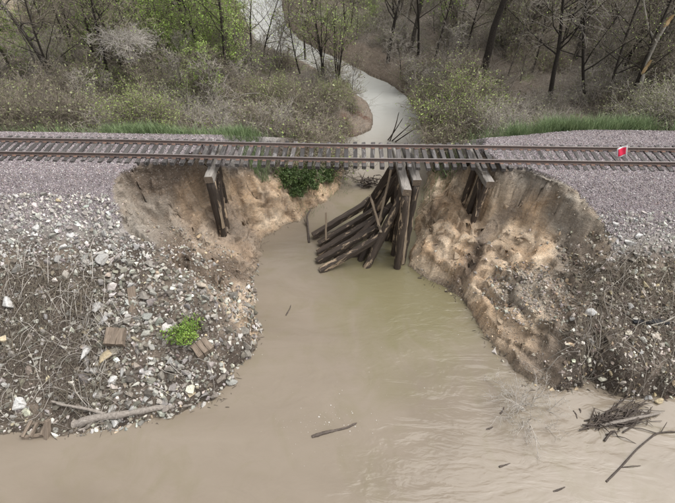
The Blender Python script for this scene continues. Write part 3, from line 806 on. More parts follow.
def scatter(n, x0, x1, y0, y1):
    x = rs.uniform(x0, x1, n); y = rs.uniform(y0, y1, n)
    z = hgt(x, y)
    P = np.stack([x, y, z], 1)
    return P, near_idx(x, y, ECUT), near_idx(x, y, EDS)

# ballast
P, cut, ds = scatter(150000, -22, 22, -5.6, 3.5)
jit = fbm(P[:, 0] * .8, P[:, 1] * .8, 0, 3, 91)
keep = (cut < .5) & (P[:, 2] + .35 * jit > -1.95) & (rs.rand(len(P)) < np.where(P[:, 1] > 1.3, .55, 1.0))
P = P[keep]; P[:, 2] += .005
S = rs.uniform(.022, .05, len(P))
C = palette(rs, len(P), [(.27, .235, .243), (.38, .34, .345), (.155, .13, .137), (.54, .51, .50), (.31, .25, .235)], [4, 3, 2.6, .9, 1.0])
stone_stuff('ballast_stones', P, S, C, OCT, 1, 'purplish grey ballast stones along the track')

# rubble on both slopes
def ground_px(P): return project(P)
P, cut, ds = scatter(60000, -19, 19, -13.6, -2.6)
px, py = ground_px(P)
u = rs.rand(len(P)); size = np.zeros(len(P)); colk = np.zeros(len(P), int)
n1 = fbm(P[:, 0] * .7, P[:, 1] * .7, 0, 3, 95)
left = P[:, 0] < 0
# pale upper band
bandL = left & (cut < .5) & (py > 194) & (py < 262 + 14 * n1)
bandR = ~left & (cut < .5) & (py > 212) & (py < 262 + 16 * n1)
size = np.where(bandL & (u < .8), rs.gamma(2.2, .026, len(P)) + .03, size)
size = np.where(bandR & (u < .95), rs.gamma(2.2, .020, len(P)) + .03, size)
debL = left & (cut < .5) & (py >= 250) & (px < 112 + 20 * n1)
size = np.where(debL & (u < .26), rs.gamma(1.4, .048, len(P)) + .03, size)
rip = left & (py > 258) & (px > 92 + 15 * n1) & ((cut < .5) | (py > 285) & (px < 262)) & (ds > -.15)
size = np.where(rip & (u < .66), rs.gamma(1.3, .056, len(P)) + .03, size)
debR = ~left & (cut < .5) & (py >= 248)
size = np.where(debR & (u < .62), rs.gamma(1.7, .034, len(P)) + .03, size)
grv = ~left & (cut > .5) & (blob(px + 9 * n1, py, 530, 294, 40, 28, 15) > .3)
size = np.where(grv & (u < .95), rs.gamma(2.5, .019, len(P)) + .028, size)
rimr = ~left & (cut > .5) & (px > 562 + 12 * n1) & (py > 232)
size = np.where(rimr & (u < .5), rs.gamma(1.7, .03, len(P)) + .03, size)
tongue = left & (cut > .5) & (blob(px + 8 * n1, py, 205, 285, 55, 22, 35) > .35)
size = np.where(tongue & (u < .3), rs.gamma(2, .03, len(P)) + .03, size)
strip = left & (cut > .5) & (blob(px, py + 6 * n1, 200, 240, 40, 8, 25) > .4)
size = np.where(strip & (u < .66), rs.gamma(2, .018, len(P)) + .025, size)
edge = (cut > .5) & (rs.rand(len(P)) < .06) & (ds > 0)
size = np.where(edge & (size == 0), rs.gamma(1.6, .028, len(P)) + .025, size)
k = (size > 0) & (ds > -.2)
P, size, px, py, cut, band, rgt = P[k], np.minimum(size[k], .38), px[k], py[k], cut[k], (bandL | bandR)[k], ~left[k]
isgrv = (grv | strip | edge)[k]
pal_l = palette(rs, len(P), [(.36, .352, .337), (.53, .52, .50), (.235, .225, .21), (.15, .137, .122), (.42, .37, .285), (.25, .225, .2)], [3.2, 1.6, 3, 2.6, .5, 1.3])
pal_r = palette(rs, len(P), [(.38, .36, .33), (.55, .53, .50), (.2, .18, .155), (.12, .10, .085), (.42, .35, .25)], [2.2, 1.5, 3, 3, .9])
pal_g = palette(rs, len(P), [(.30, .28, .26), (.42, .39, .36), (.19, .165, .14), (.38, .3, .22)], [3, 1.5, 2, 1])
C = np.where(rgt[:, None], pal_r, pal_l); C = np.where(isgrv[:, None], pal_g, C)
C = np.where(band[:, None], palette(rs, len(P), [(.37, .365, .36), (.52, .51, .50), (.23, .217, .212)], [3, 1.4, 2.6]), C)
C = C * np.array([1.03, 1.0, .94])
P[:, 2] += size * .08
order = np.argsort(-size)
BIG, rest = order[:240], order[240:]
small = rest[size[rest] < .075]; mid = rest[size[rest] >= .075]
stone_stuff('rubble', P[mid], size[mid], C[mid], ROCKS, 2, 'loose grey and white riprap rubble on the slopes')
stone_stuff('gravel', P[small], size[small], C[small], PEB, 3, 'small pale gravel strewn over slopes and cut')
# crumbled earth over the cut faces
(_, _gx, _gy, _, _, _) = EG
ncol = np.array([0.0]); 
a_ = embankment.data.attributes['col']; GC = np.empty(len(embankment.data.vertices) * 4, np.float32); a_.data.foreach_get('color', GC); GC = GC.reshape(-1, 4)[:, :3].reshape(EZ.shape + (3,))
Pc, cc, dc = scatter(36000, -14, 15, -11, 5)
kk = (cc > .5) & (dc > .05) & (fbm(Pc[:, 0] * .8, Pc[:, 1] * .8, 0, 3, 99) + .25 > rs.uniform(-.5, .5, len(Pc))); Pc = Pc[kk]
stone_stuff('earth_clods', Pc, rs.gamma(1.6, .014, len(Pc)) + .012, np.clip(near_idx(Pc[:, 0], Pc[:, 1], GC) * rs.uniform(.75, 1.3, (len(Pc), 1)), .02, .8), PEB[:4], 5, 'crumbled earth clods on the raw cut faces')
# one material for single stones, tinted by each object's own colour
def mat_single():
    m, nt, b = new_mat('single_stone')
    col = node(nt, 'ShaderNodeObjectInfo').outputs['Color']
    co = node(nt, 'ShaderNodeTexCoord').outputs['Object']
    n1 = noise(nt, co, 3.5, 7, 0.7); n2 = noise(nt, co, 1.2, 4, .6)
    kk = ramp(nt, n1, [(0.3, (.62,) * 3), (0.7, (1.2,) * 3)])
    c = mixc(nt, 1.0, col, kk, 'MULTIPLY')
    dm = ramp(nt, n2, [(.52, (0, 0, 0)), (.7, (.55, .55, .55))])
    c = mixc(nt, dm, c, (.2, .165, .13))
    nt.links.new(c, b.inputs['Base Color']); b.inputs['Roughness'].default_value = .9
    bump(nt, b, n1, .7, .08)
    return m
M['single'] = mat_single()
def rock_mesh(V, F, name, detail=False):
    me = bpy.data.meshes.new(name); me.from_pydata(V.tolist(), [], F.tolist()); me.materials.append(M['single'])
    if detail:
        bm = bmesh.new(); bm.from_mesh(me)
        bmesh.ops.bevel(bm, geom=list(bm.edges), offset=.07, segments=1, affect='EDGES')
        bm.to_mesh(me); bm.free()
    me.update()
    return me
rock_me = [rock_mesh(V, F, 'stone', False) for V, F in ROCKS]
boul_me = [rock_mesh(V, F, 'boulder', True) for V, F in ROCKS]
rr = random.Random(3)
for i in BIG:
    o = bpy.data.objects.new('stone', rr.choice(rock_me)); link(o, embankment)
    s = float(size[i]); o.scale = (s * rr.uniform(.8, 1.15), s * rr.uniform(.8, 1.15), s * rr.uniform(.75, 1.1))
    o.rotation_euler = (rr.gauss(0, .5), rr.gauss(0, .5), rr.uniform(0, 6.3)); o.location = P[i]
    o.color = (*C[i], 1)
WH, GR, TN, DG = (.60, .59, .57), (.40, .39, .37), (.52, .43, .28), (.27, .25, .235)
def boulder(px, py, d, col, label=None, k=None):
    q = on_ground(px, py + d * 5)
    o = bpy.data.objects.new('boulder' if label else 'stone', boul_me[(int(px) * 7 + int(py)) % 14 if k is None else k]); link(o, None if label else embankment)
    d = d * 1.22; o.scale = (d * .56, d * .56, d * .60); o.rotation_euler = (rr.gauss(0, .3), rr.gauss(0, .3), rr.uniform(0, 6.3))
    o.location = (q[0], q[1], q[2] + d * .16); o.color = (*col, 1)
    if label: tag(o, label, 'boulder', 'big boulders on the slopes')
for a in ((12, 299, .72, WH, 'rounded white boulder low in the brush at the ballast slope edge', 2), (103, 257, .68, GR, 'large light grey boulder below the ballast beside the cut'),
          (85, 350, .85, (.5, .49, .47), 'biggest angular whitish boulder below the square timber block'), (108, 356, .66, TN, 'yellowish tan boulder below the square timber block'),
          (98, 306, .55, GR, 'upper grey boulder of the pair left of the square block'), (103, 318, .58, (.46, .45, .44), 'lower grey boulder of the pair left of the square block'),
          (20, 402, .62, WH, 'upright white boulder in brush above the broken crate'), (109, 231, .55, GR, 'grey boulder at the top of the slope by the cut edge'),
          (591, 311, .5, WH, 'pale boulder lying in the right bank brush'), (638, 235, .45, (.66, .65, .63), 'brightest white boulder under the pale stone band'),
          (201, 284, .55, (.42, .36, .29), 'flat tan boulder on the raw soil below the bent'), (200, 235, .40, (.55, .42, .27), 'orange tan boulder at the foot of the sunken bent'),
          (115, 422, .5, WH, 'white boulder at the waterline behind the driftwood log'), (95, 369, .45, GR, 'grey boulder below the tan one on the rubble')):
    boulder(*a)
for a in ((71, 234, .45, WH), (64, 246, .4, WH), (60, 257, .48, GR), (37, 227, .38, WH), (103, 281, .48, DG), (5, 231, .32, WH), (21, 230, .34, GR), (49, 220, .33, WH), (20, 219, .3, DG), (59, 200, .36, TN),
          (124, 253, .34, WH), (131, 284, .44, GR), (113, 245, .36, WH), (113, 379, .38, WH), (8, 385, .36, GR), (90, 379, .3, WH), (95, 394, .4, WH), (113, 408, .5, GR), (130, 408, .5, GR), (122, 371, .45, GR), (87, 361, .45, DG),
          (628, 242, .42, WH), (619, 236, .3, WH), (610, 238, .3, WH), (615, 223, .3, WH), (573, 315, .42, GR), (629, 306, .42, GR), (658, 400, .4, TN), (648, 398, .35, WH), (72, 397, .34, GR), (148, 398, .4, GR), (165, 402, .38, DG), (182, 392, .4, GR), (205, 392, .42, DG),
          (150, 372, .36, WH), (170, 360, .34, GR), (140, 350, .38, DG), (190, 375, .4, GR), (213, 375, .36, DG), (36, 350, .3, GR), (48, 322, .32, WH), (34, 275, .28, WH), (75, 290, .3, GR), (590, 340, .3, GR), (640, 350, .3, WH), (610, 372, .28, TN)):
    boulder(*a)
# clods of sand fallen in the cut
for a in ((470, 240, .4), (455, 255, .5), (505, 205, .35), (520, 240, .35), (490, 282, .4), (440, 232, .4), (500, 320, .4), (250, 290, .3), (238, 270, .35), (228, 285, .3), (230, 305, .35), (218, 296, .28)):
    boulder(*a, (.40, .31, .22) if a[0] > 300 else (.33, .26, .2))

# ------------------------------------------------------------------ drift wood, blocks and debris
def stick(name, pts, r0, r1, mats, label=None, cat='driftwood', group=None, sides=8, parent=None, seed=0, wob=.03):
    """one branch: smooth path through pts with knots and taper; extra paths are side branches"""
    rs_ = np.random.RandomState(seed); tb = Tubes()
    paths = pts if isinstance(pts[0][0], (list, tuple, np.ndarray)) else [pts]
    for i, path in enumerate(paths):
        p = np.array(path, float); n = max(6, len(p) * 4)
        tt = np.linspace(0, len(p) - 1, n); q = np.stack([np.interp(tt, np.arange(len(p)), p[:, a]) for a in range(3)], 1)
        q[1:-1] = (q[:-2] + 2 * q[1:-1] + q[2:]) / 4
        q += rs_.normal(0, wob, q.shape) * (r0 if i else r0) * 4 * .3
        f = 1 if i == 0 else .5
        rad = (r0 + (r1 - r0) * np.linspace(0, 1, n)) * f * rs_.uniform(.85, 1.15, n); rad[-1] *= .4
        tb.tube(q, rad, sides if i == 0 else 5, 0, cap=(sides == 8))
    o = tb.build(name, mats, parent, True)
    if label: tag(o, label, cat, group)
    return o
def gp(px, py, dz=0.0):
    q = on_ground(px, py); q[2] += dz; return q
stick('driftwood_log', [[gp(74, 425, .06), gp(98, 420, .22), gp(125, 417, .24), gp(160, 410, .2), (gp(193, 406, .15))], [gp(112, 418, .2), gp(92, 413, .32), gp(66, 409, .35), gp(54, 405, .35)], [gp(98, 420, .2), gp(86, 429, .05), gp(78, 431, .02)]], .2, .11, M['drift'], 'long bleached driftwood log along the left waterline', seed=2)
stick('floating_branch', [gp(312, 437, .02), gp(325, 433, .05), gp(335, 431, .04), gp(348, 428, .06), gp(357, 423, .03)], .085, .04, M['wetwood'], 'short dark branch floating alone in open water', seed=3)
stick('floating_twig', [gp(286, 316, .02), gp(290, 309, .03), gp(291, 305, .02)], .05, .02, M['wetwood'], 'small dark twig floating near the washout mouth', sides=5, seed=4)
stick('submerged_branch', [[gp(309, 243, -.02), gp(308, 228, .12), gp(307, 219, .3), gp(311, 214, .4)], [gp(308, 228, .1), gp(304, 222, .25)]], .08, .05, M['wetwood'], 'dark forked branch poking out beside the fallen timbers', seed=5)
# tangled root mass by the right bank
rt = empty('root_tangle', gp(625, 417)); tag(rt, 'dark tangle of wet driftwood roots off the right bank', 'driftwood')
o0 = np.array(rt.location)
tb = Tubes(); rs2 = np.random.RandomState(8)
for i in range(44):
    u0 = rs2.uniform(-.1, .35); u1 = u0 + rs2.uniform(.3, .7); v = rs2.normal(0, .2)
    A, B = np.array(gp(592, 427)) - o0, np.array(gp(664, 406)) - o0
    q = [A + (B - A) * (u0 + (u1 - u0) * s_) + np.array([.12 * rs2.normal(), v * (1 + .8 * s_) + .2 * math.sin(5 * s_ + i) + .07 * rs2.normal(), .06 + .16 * math.sin(s_ * 3.1) * rs2.uniform(.2, 1) + .05 * rs2.normal()]) for s_ in np.linspace(0, 1, 6)]
    tb.tube(q, np.linspace(rs2.uniform(.025, .055), .012, 6), 4)
for i in range(26):
    c = np.array(gp(600, 424)) - o0; d = rs2.normal(size=3); d[2] = abs(d[2]) * .5; d /= np.linalg.norm(d)
    tb.tube([c, c + d * .25 + [0, 0, .1], c + d * .6 + rs2.normal(0, .08, 3)], [.04, .025, .008], 4)
tb.build('roots', M['wetwood'], rt)
stick('trunk', [np.array(gp(598, 427, .1)) - o0, np.array(gp(630, 421, .2)) - o0, np.array(gp(660, 414, .12)) - o0], .09, .06, M['drift'], parent=rt, seed=12)
stick('drift_branch', [[gp(606, 482, .02), gp(620, 468, .08), gp(636, 450, .12), gp(655, 434, .1), gp(672, 432, .05), gp(690, 434, .05)], [gp(620, 468, .06), gp(632, 467, .1), gp(641, 466, .02)], [gp(655, 434, .1), gp(640, 430, .15), gp(630, 428, .05)], [gp(660, 433, .1), gp(664, 425, .3)]], .042, .03, M['wetwood'], 'long thin dark branch in the water below the root tangle', seed=13)
for i, (a, b) in enumerate((((573, 411), (577, 419)), ((579, 409), (580, 414)), ((499, 467), (512, 463)), ((553, 492), (565, 487)), ((486, 430), (493, 427)), ((500, 414), (504, 407)))):
    stick('floating_twig', [gp(*a, .02), gp((a[0] + b[0]) / 2 + 1, (a[1] + b[1]) / 2, .04), gp(*b, .02)], .045, .02, M['wetwood'], 'little dark twig floating off the right bank', 'driftwood', 'twigs floating off the right bank', 5, seed=20 + i)
# square timber blocks on the rubble
def block(px, py, w, d, h, rz, tilt, label, k):
    q = gp(px, py)
    e = empty('timber_block', (q[0], q[1], q[2] - .18), (tilt[0], tilt[1], rz)); tag(e, label, 'timber block')
    nb = 3
    for i in range(nb):
        me = beam_mesh('timber', d, w / nb - .002, h, [M['oldwood']], seed=k * 10 + i, jit=.014, ragged=.03, nseg=4)
        o = bpy.data.objects.new('timber', me); link(o, e)
        o.rotation_euler = (R(90), 0, 0); o.location = ((i - (nb - 1) / 2) * w / nb, d / 2 - .02 * i, h / 2 + rr.uniform(-.015, .015))
    return e
block(118, 337, .86, .8, .62, .05, (.35, .0), 'square brown timber block upright among the rubble', 1)
block(203, 348, .8, .74, .5, .75, (.2, -.15), 'tilted brown timber block beside the bright green bush', 2)
block(186, 337, .5, .6, .35, -.5, (.2, .1), 'smaller dark timber block behind the bright green bush', 3)
a, b = gp(134, 318, -.1), gp(132, 289, .15)
tag(beam('timber_plank', a, b, .36, .16, [M['oldwood']], seed=77, ragged=.12), 'brown plank lying up the slope above the square block', 'plank')
a, b = gp(632, 322, .08), gp(668, 323, .06)
tag(beam('dark_plank', a, b, .26, .1, [M['rubber']], seed=78, ragged=.03), 'black plank lying in the right bank brush', 'plank')
stick('pale_branch', [gp(650, 327, .12), gp(662, 325, .2), gp(672, 320, .25), gp(684, 316, .2)], .035, .025, M['bark_pale'], 'pale branch lying across the black plank end', 'branch', sides=5, seed=79)
# broken crate of timbers at the water's edge
cr = empty('broken_crib', gp(40, 433)); tag(cr, 'broken timber crib half sunk at the left waterline', 'timber crib')
for i, (ax, ay, az, bx_, by_, bz, w) in enumerate(((-.6, .3, .12, .35, .42, .18, .14), (-.62, -.25, .05, .3, -.12, .1, .14), (-.55, -.3, .17, -.5, .45, .24, .12), (.25, -.2, .18, .2, .5, .28, .12), (-.2, -.28, .18, -.15, .46, .26, .12), (.38, -.35, -.2, .45, .3, .62, .2))):
    beam('timber', (ax, ay, az), (bx_, by_, bz), w, w, [M['oldwood']], cr, seed=90 + i, ragged=.06)
# root clump under the track
rk = empty('root_clump', at_z(368, 186, WATER)); tag(rk, 'dark root clump in the creek under the track', 'driftwood')
tb = Tubes()
for i in range(70):
    a = rs2.normal(0, .35, 3) * [1.3, .6, .5] + [0, 0, .35]; d = rs2.normal(size=3) * [1, .7, .5]; d /= np.linalg.norm(d)
    tb.tube([a, a + d * .3 + rs2.normal(0, .05, 3), a + d * .6 + rs2.normal(0, .1, 3)], [.05, .035, .01], 4)
tb.build('roots', M['wetwood'], rk)

# dead brush lying over both slopes
def slope_brush(n, sel, name, label, mat, seed, lmin, lmax, rise):
    rs_ = np.random.RandomState(seed); tb = Tubes()
    x, y = rs_.uniform(-19, 19, n), rs_.uniform(-13.4, -3, n)
    z = hgt(x, y); P = np.stack([x, y, z], 1); px, py = project(P)
    n1 = fbm(x * .6, y * .6, 0, 3, seed)
    k = sel(px, py, n1, near_idx(x, y, ECUT), near_idx(x, y, EDS)) > rs_.rand(n)
    for p in P[k]:
        L = rs_.uniform(lmin, lmax); a = rs_.uniform(0, 6.28); d = np.array([math.cos(a), math.sin(a)])
        s_ = np.linspace(0, 1, 5); w = rs_.normal(0, .12, 2)
        q = p[None, :2] + d * (s_ * L)[:, None] + w * (np.sin(s_ * 3.1))[:, None] * L
        zz = hgt(q[:, 0], q[:, 1]) + .02 + np.sin(s_ * math.pi * rs_.uniform(.6, 1)) * rs_.uniform(.03, rise)
        if hgt(q[-1:, 0], q[-1:, 1])[0] < WATER - .05: continue
        r = rs_.uniform(.007, .021)
        tb.tube(np.column_stack([q, np.maximum(zz, WATER)]), np.linspace(r, r * .5, 5), 3)
    o = tb.build(name, mat); tag(o, label, 'dead brush', None, 'stuff'); return o
def selL(px, py, n1, cut, ds): return (px < 105 + 15 * n1) * (py > 262) * (cut < .5) * (ds > -.1) * np.clip(.45 + .9 * n1, .12, 1) + (px >= 105) * (px < 232) * (py > 330) * (ds > 0) * .06
def selR(px, py, n1, cut, ds): return (px > 575 + 10 * n1) * (py > 262) * (ds > -.1) * np.clip(.5 + .8 * n1, .12, 1) + (px > 540) * (px < 600) * (py > 330) * (ds > 0) * .25
slope_brush(21000, selL, 'dead_brush', 'dry brown twigs and vines tangled over the left slope', M['twig_brown'], 41, .4, 1.5, .35)
slope_brush(5000, selL, 'dead_vine', 'paler tan vine stems over the left slope', M['twig_pale'], 43, .6, 1.8, .5)
slope_brush(12500, selR, 'dead_brush', 'dry brown twigs tangled over the right slope', M['twig_brown'], 42, .4, 1.5, .35)
slope_brush(4000, selR, 'dead_vine', 'paler grey stems over the right slope', M['twig_grey'], 44, .6, 1.8, .5)

# ------------------------------------------------------------------ trees and shrubs
def unit(v): return v / (np.linalg.norm(v) + 1e-9)
class Plant:
    def __init__(s, seed): s.rs = np.random.RandomState(seed); s.trunk = Tubes(); s.crown = Tubes(); s.lc = []
    def grow(s, base, d, L, r, lev, spec):
        rs_ = s.rs; ns = spec['seg'][lev]; p = np.array(base, float); pts = [p]; d = unit(np.array(d, float)); dirs = [d]
        for i in range(ns):
            d = unit(d + rs_.normal(0, spec['wander'][lev], 3) + np.array([0, 0, spec['up'][lev]]))
            p = p + d * L / ns; pts.append(p); dirs.append(d)
        rad = r * (1 - np.linspace(0, 1, ns + 1) * spec.get('tap', .75))
        tgt = s.trunk if lev <= spec['trunk_lev'] else s.crown
        tgt.tube(pts, np.maximum(rad, spec['rmin']), [7, 5, 3, 3, 3][lev], 0)
        if lev + 1 < len(spec['n']) + 1 and lev < len(spec['n']):
            for c in range(spec['n'][lev]):
                u = spec['start'][lev] + (1 - spec['start'][lev]) * (c + rs_.rand()) / spec['n'][lev]
                j = min(int(u * ns), ns - 1); f = u * ns - j
                b = pts[j] * (1 - f) + pts[j + 1] * f
                ax = unit(np.cross(dirs[j], rs_.normal(size=3))); an = R(rs_.uniform(*spec['ang'][lev]))
                cd = dirs[j] * math.cos(an) + ax * math.sin(an)
                s.grow(b, cd, L * rs_.uniform(*spec['len'][lev]) * (1.15 - .5 * u), rad[j] * spec.get('rf', .5), lev + 1, spec)
        else:
            for k in range(spec['leaf']):
                if rs_.rand() < spec.get('lp', 1): s.lc.append(pts[rs_.randint(1, len(pts))] + rs_.normal(0, spec.get('lspread', .08), 3))
    def leaves(s, size, mi=1):
        if not s.lc: return
        C = np.array(s.lc); n = len(C); rs_ = s.rs
        U = rs_.normal(size=(n, 3)); U /= np.linalg.norm(U, axis=1)[:, None]; W = np.cross(U, rs_.normal(size=(n, 3))); W /= np.linalg.norm(W, axis=1)[:, None]
        sz = rs_.uniform(.6, 1.3, (n, 1)) * size
        s.crown.quads(C, U * sz, W * sz * .7, mi)
def tree_proto(seed, h, r, lean, bark, twig, leaf, leafn, lp=1.0, stems=1, start=.32, lsize=.06, n=(15, 7, 5)):
    pl = Plant(seed)
    spec = dict(seg=[8, 5, 4, 3], wander=[.05, .16, .24, .3], up=[.02, .07, .05, .0], n=list(n), start=[start, .2, .15], ang=[(35, 75), (30, 65), (25, 70)],
                len=[(.28, .5), (.4, .6), (.4, .65)], trunk_lev=1, rmin=.011, leaf=leafn, lp=lp, tap=.8, rf=.45, lspread=.09)
    for i in range(stems):
        d = np.array([lean[0], lean[1], 1.0]) + (pl.rs.normal(0, .22, 3) * [1, 1, 0] if stems > 1 else 0)
        b = pl.rs.normal(0, .2, 3) * [1, 1, 0] if stems > 1 else np.zeros(3)
        pl.grow(b + [0, 0, -.3], d, h * pl.rs.uniform(.8, 1.05), r * (pl.rs.uniform(.6, 1) if stems > 1 else 1), 0, spec)
    pl.leaves(lsize)
    t = pl.trunk.build('trunk', [M[bark]]); c = pl.crown.build('crown', [M[twig], M[leaf]])
    return t, c
def shrub_proto(seed, h, w, stems, twig, leaf, leafn, lp=1.0, n=(9, 5), r=.024, lsize=.05, arch=-.04, wander=.2, rmin=.007):
    pl = Plant(seed)
    spec = dict(seg=[6, 4, 3], wander=[.14, wander, wander * 1.3], up=[arch, 0.0, 0.0], n=list(n), start=[.15, .1], ang=[(25, 70), (25, 75)], len=[(.35, .65), (.35, .6)], trunk_lev=0, rmin=rmin, leaf=leafn, lp=lp, tap=.75, rf=.6, lspread=.06)
    for i in range(stems):
        a = pl.rs.uniform(0, 6.28); k = pl.rs.uniform(.1, 1) * w / h
        b = np.array([math.cos(a), math.sin(a), 0]) * pl.rs.uniform(0, .3) * w
        pl.grow(b + [0, 0, -.15], [math.cos(a) * k, math.sin(a) * k, 1], h * pl.rs.uniform(.65, 1.1), r * pl.rs.uniform(.6, 1.2), 0, spec)
    pl.leaves(lsize)
    t = pl.trunk.build('stems', [M[twig]]); c = pl.crown.build('branches', [M[twig], M[leaf]])
    return t, c
PROTO = {}
def reg(key, pair):
    for o in pair: COL.objects.unlink(o)
    PROTO[key] = pair
def plant(key, name, cat, loc, rz, sc, label, group, tilt=(0, 0)):
    e = empty(name, loc, (tilt[0], tilt[1], rz)); e.scale = (sc, sc, sc) if not hasattr(sc, '__len__') else sc
    for src in PROTO[key]:
        o = src.copy(); link(o, e)
    tag(e, label, cat, group); return e
reg('oak', tree_proto(1, 13, .21, (.05, 0), 'bark_dark', 'twig_grey', 'leaf_olive', 1, .35))
reg('oak2', tree_proto(2, 14, .25, (-.06, .03), 'bark_grey', 'twig_brown', 'leaf_olive', 1, .25))
reg('giant', tree_proto(8, 15, .36, (.03, 0), 'bark_dark', 'twig_grey', 'leaf_olive', 1, .2, start=.38))
reg('lime', tree_proto(3, 12, .15, (-.1, 0), 'bark_dark', 'twig_brown', 'leaf_lime', 5, .8, lsize=.05))
reg('green', tree_proto(4, 11, .14, (.06, 0), 'bark_dark', 'twig_brown', 'leaf_green', 7, .9, lsize=.055))
reg('multi', tree_proto(5, 8, .10, (-.05, 0), 'bark_dark', 'twig_brown', 'leaf_lime', 2, .5, stems=5, n=(7, 5, 4)))
reg('thin', tree_proto(6, 10, .085, (.14, 0), 'bark_grey', 'twig_grey', 'leaf_lime', 2, .4, n=(12, 6, 4), start=.25))
reg('bare', tree_proto(7, 11, .16, (-.03, -.05), 'bark_grey', 'twig_grey', 'leaf_olive', 0))
reg('pole', tree_proto(20, 12, .13, (.03, 0), 'bark_dark', 'twig_brown', 'leaf_lime', 2, .35, start=.2, n=(14, 6, 4), lsize=.045))
reg('sap', tree_proto(21, 6.5, .06, (.05, 0), 'bark_grey', 'twig_grey', 'leaf_olive', 1, .2, start=.06, n=(20, 7, 4)))
reg('sap2', tree_proto(22, 6.0, .055, (-.08, .03), 'bark_grey', 'twig_brown', 'leaf_olive', 1, .15, start=.06, n=(20, 7, 4)))
reg('limesap', tree_proto(23, 6.5, .06, (-.05, 0), 'bark_dark', 'twig_brown', 'leaf_lime', 4, .55, start=.1, n=(18, 7, 4), lsize=.04))
reg('greensap', tree_proto(24, 7.0, .06, (.05, 0), 'bark_dark', 'twig_brown', 'leaf_green', 8, .75, start=.1, n=(18, 7, 4), lsize=.042))
reg('thicket', shrub_proto(11, 2.6, 2.0, 30, 'twig_brown', 'leaf_olive', 1, .35))
reg('thicket2', shrub_proto(12, 2.3, 2.4, 32, 'twig_grey', 'leaf_olive', 1, .3, arch=-.1))
reg('briar', shrub_proto(13, 1.6, 2.2, 34, 'twig_brown', 'leaf_lime', 1, .15, arch=-.16, wander=.3))
reg('limebush', shrub_proto(14, 3.0, 2.0, 22, 'twig_brown', 'leaf_lime', 5, .7, lsize=.024))
reg('olivebush', shrub_proto(15, 2.6, 2.0, 24, 'twig_grey', 'leaf_olive', 4, .8, lsize=.03))
reg('palebush', shrub_proto(16, 1.9, 1.6, 26, 'twig_pale', 'leaf_olive', 0, n=(9, 5), r=.018, rmin=.005))
reg('vine', shrub_proto(17, 2.2, 2.6, 40, 'twig_pale', 'leaf_olive', 1, .1, arch=-.32, wander=.4, r=.018))
reg('ivybush', shrub_proto(27, .9, 1.3, 30, 'twig_brown', 'ivy', 6, .95, n=(7, 4), r=.012, lsize=.045, rmin=.004, arch=-.1))
reg('vivid', shrub_proto(18, .85, .9, 26, 'twig_brown', 'leaf_vivid', 5, .95, n=(7, 4), r=.012, lsize=.035, rmin=.004))
reg('deadbush', shrub_proto(19, 2.2, 2.2, 15, 'twig_pale', 'leaf_olive', 0, n=(7, 4), r=.02, rmin=.006, wander=.22))

def forest_at(px, py):
    """ground point under a pixel, on the flood plain beyond the embankment"""
    d = ray(px, py); tt = np.arange(33, 140, .15); Q = CAM + d * tt[:, None]
    k = np.where((Q[:, 1] > 6) & (Q[:, 2] <= np.maximum(hgt(Q[:, 0], Q[:, 1]), WATER)))[0]
    q = Q[k[0]] if len(k) else Q[-1]
    q[2] = hgt(q[0], q[1])[0]; return q
rv = random.Random(12)
LAND = [('the tan clearing', 4, 36), ('the dark leaning slender tree', 44, 84), ('the pale vine tangle', 121, 70), ('the silvery dead bush', 186, 100), ('the green tree clump', 200, 60),
        ('the upper creek bend', 252, 50), ('the arching pale stem', 258, 95), ('the many stemmed trees', 328, 84), ('the red root bank', 350, 112), ('the middle creek reach', 335, 40),
        ('the outer creek bend', 395, 66), ('the leaning creek sticks', 432, 120), ('the thickest leaning trunk', 484, 66), ('the foot of the lime shrubs', 462, 112), ('the tall grass strip', 560, 118), ('the bare wooded slope', 575, 62),
        ('the broken snag', 636, 104), ('the thin dark tree', 510, 50), ('the grey slope tree', 590, 34), ('the dark leaning tree', 549, 90), ('the pale slanting limb', 440, 30), ('the green clump edge', 150, 30), ('the bare grey tree', 95, 30), ('the lime tree pair', 290, 25), ('the grassy shoulder end', 676, 90)]
LANDW = [(n, forest_at(a, b)) for n, a, b in LAND]
def lm(x, y): return min(LANDW, key=lambda q: (q[1][0] - x) ** 2 + (q[1][1] - y) ** 2)[0]
T_ = 'trees of the wood beyond the track'
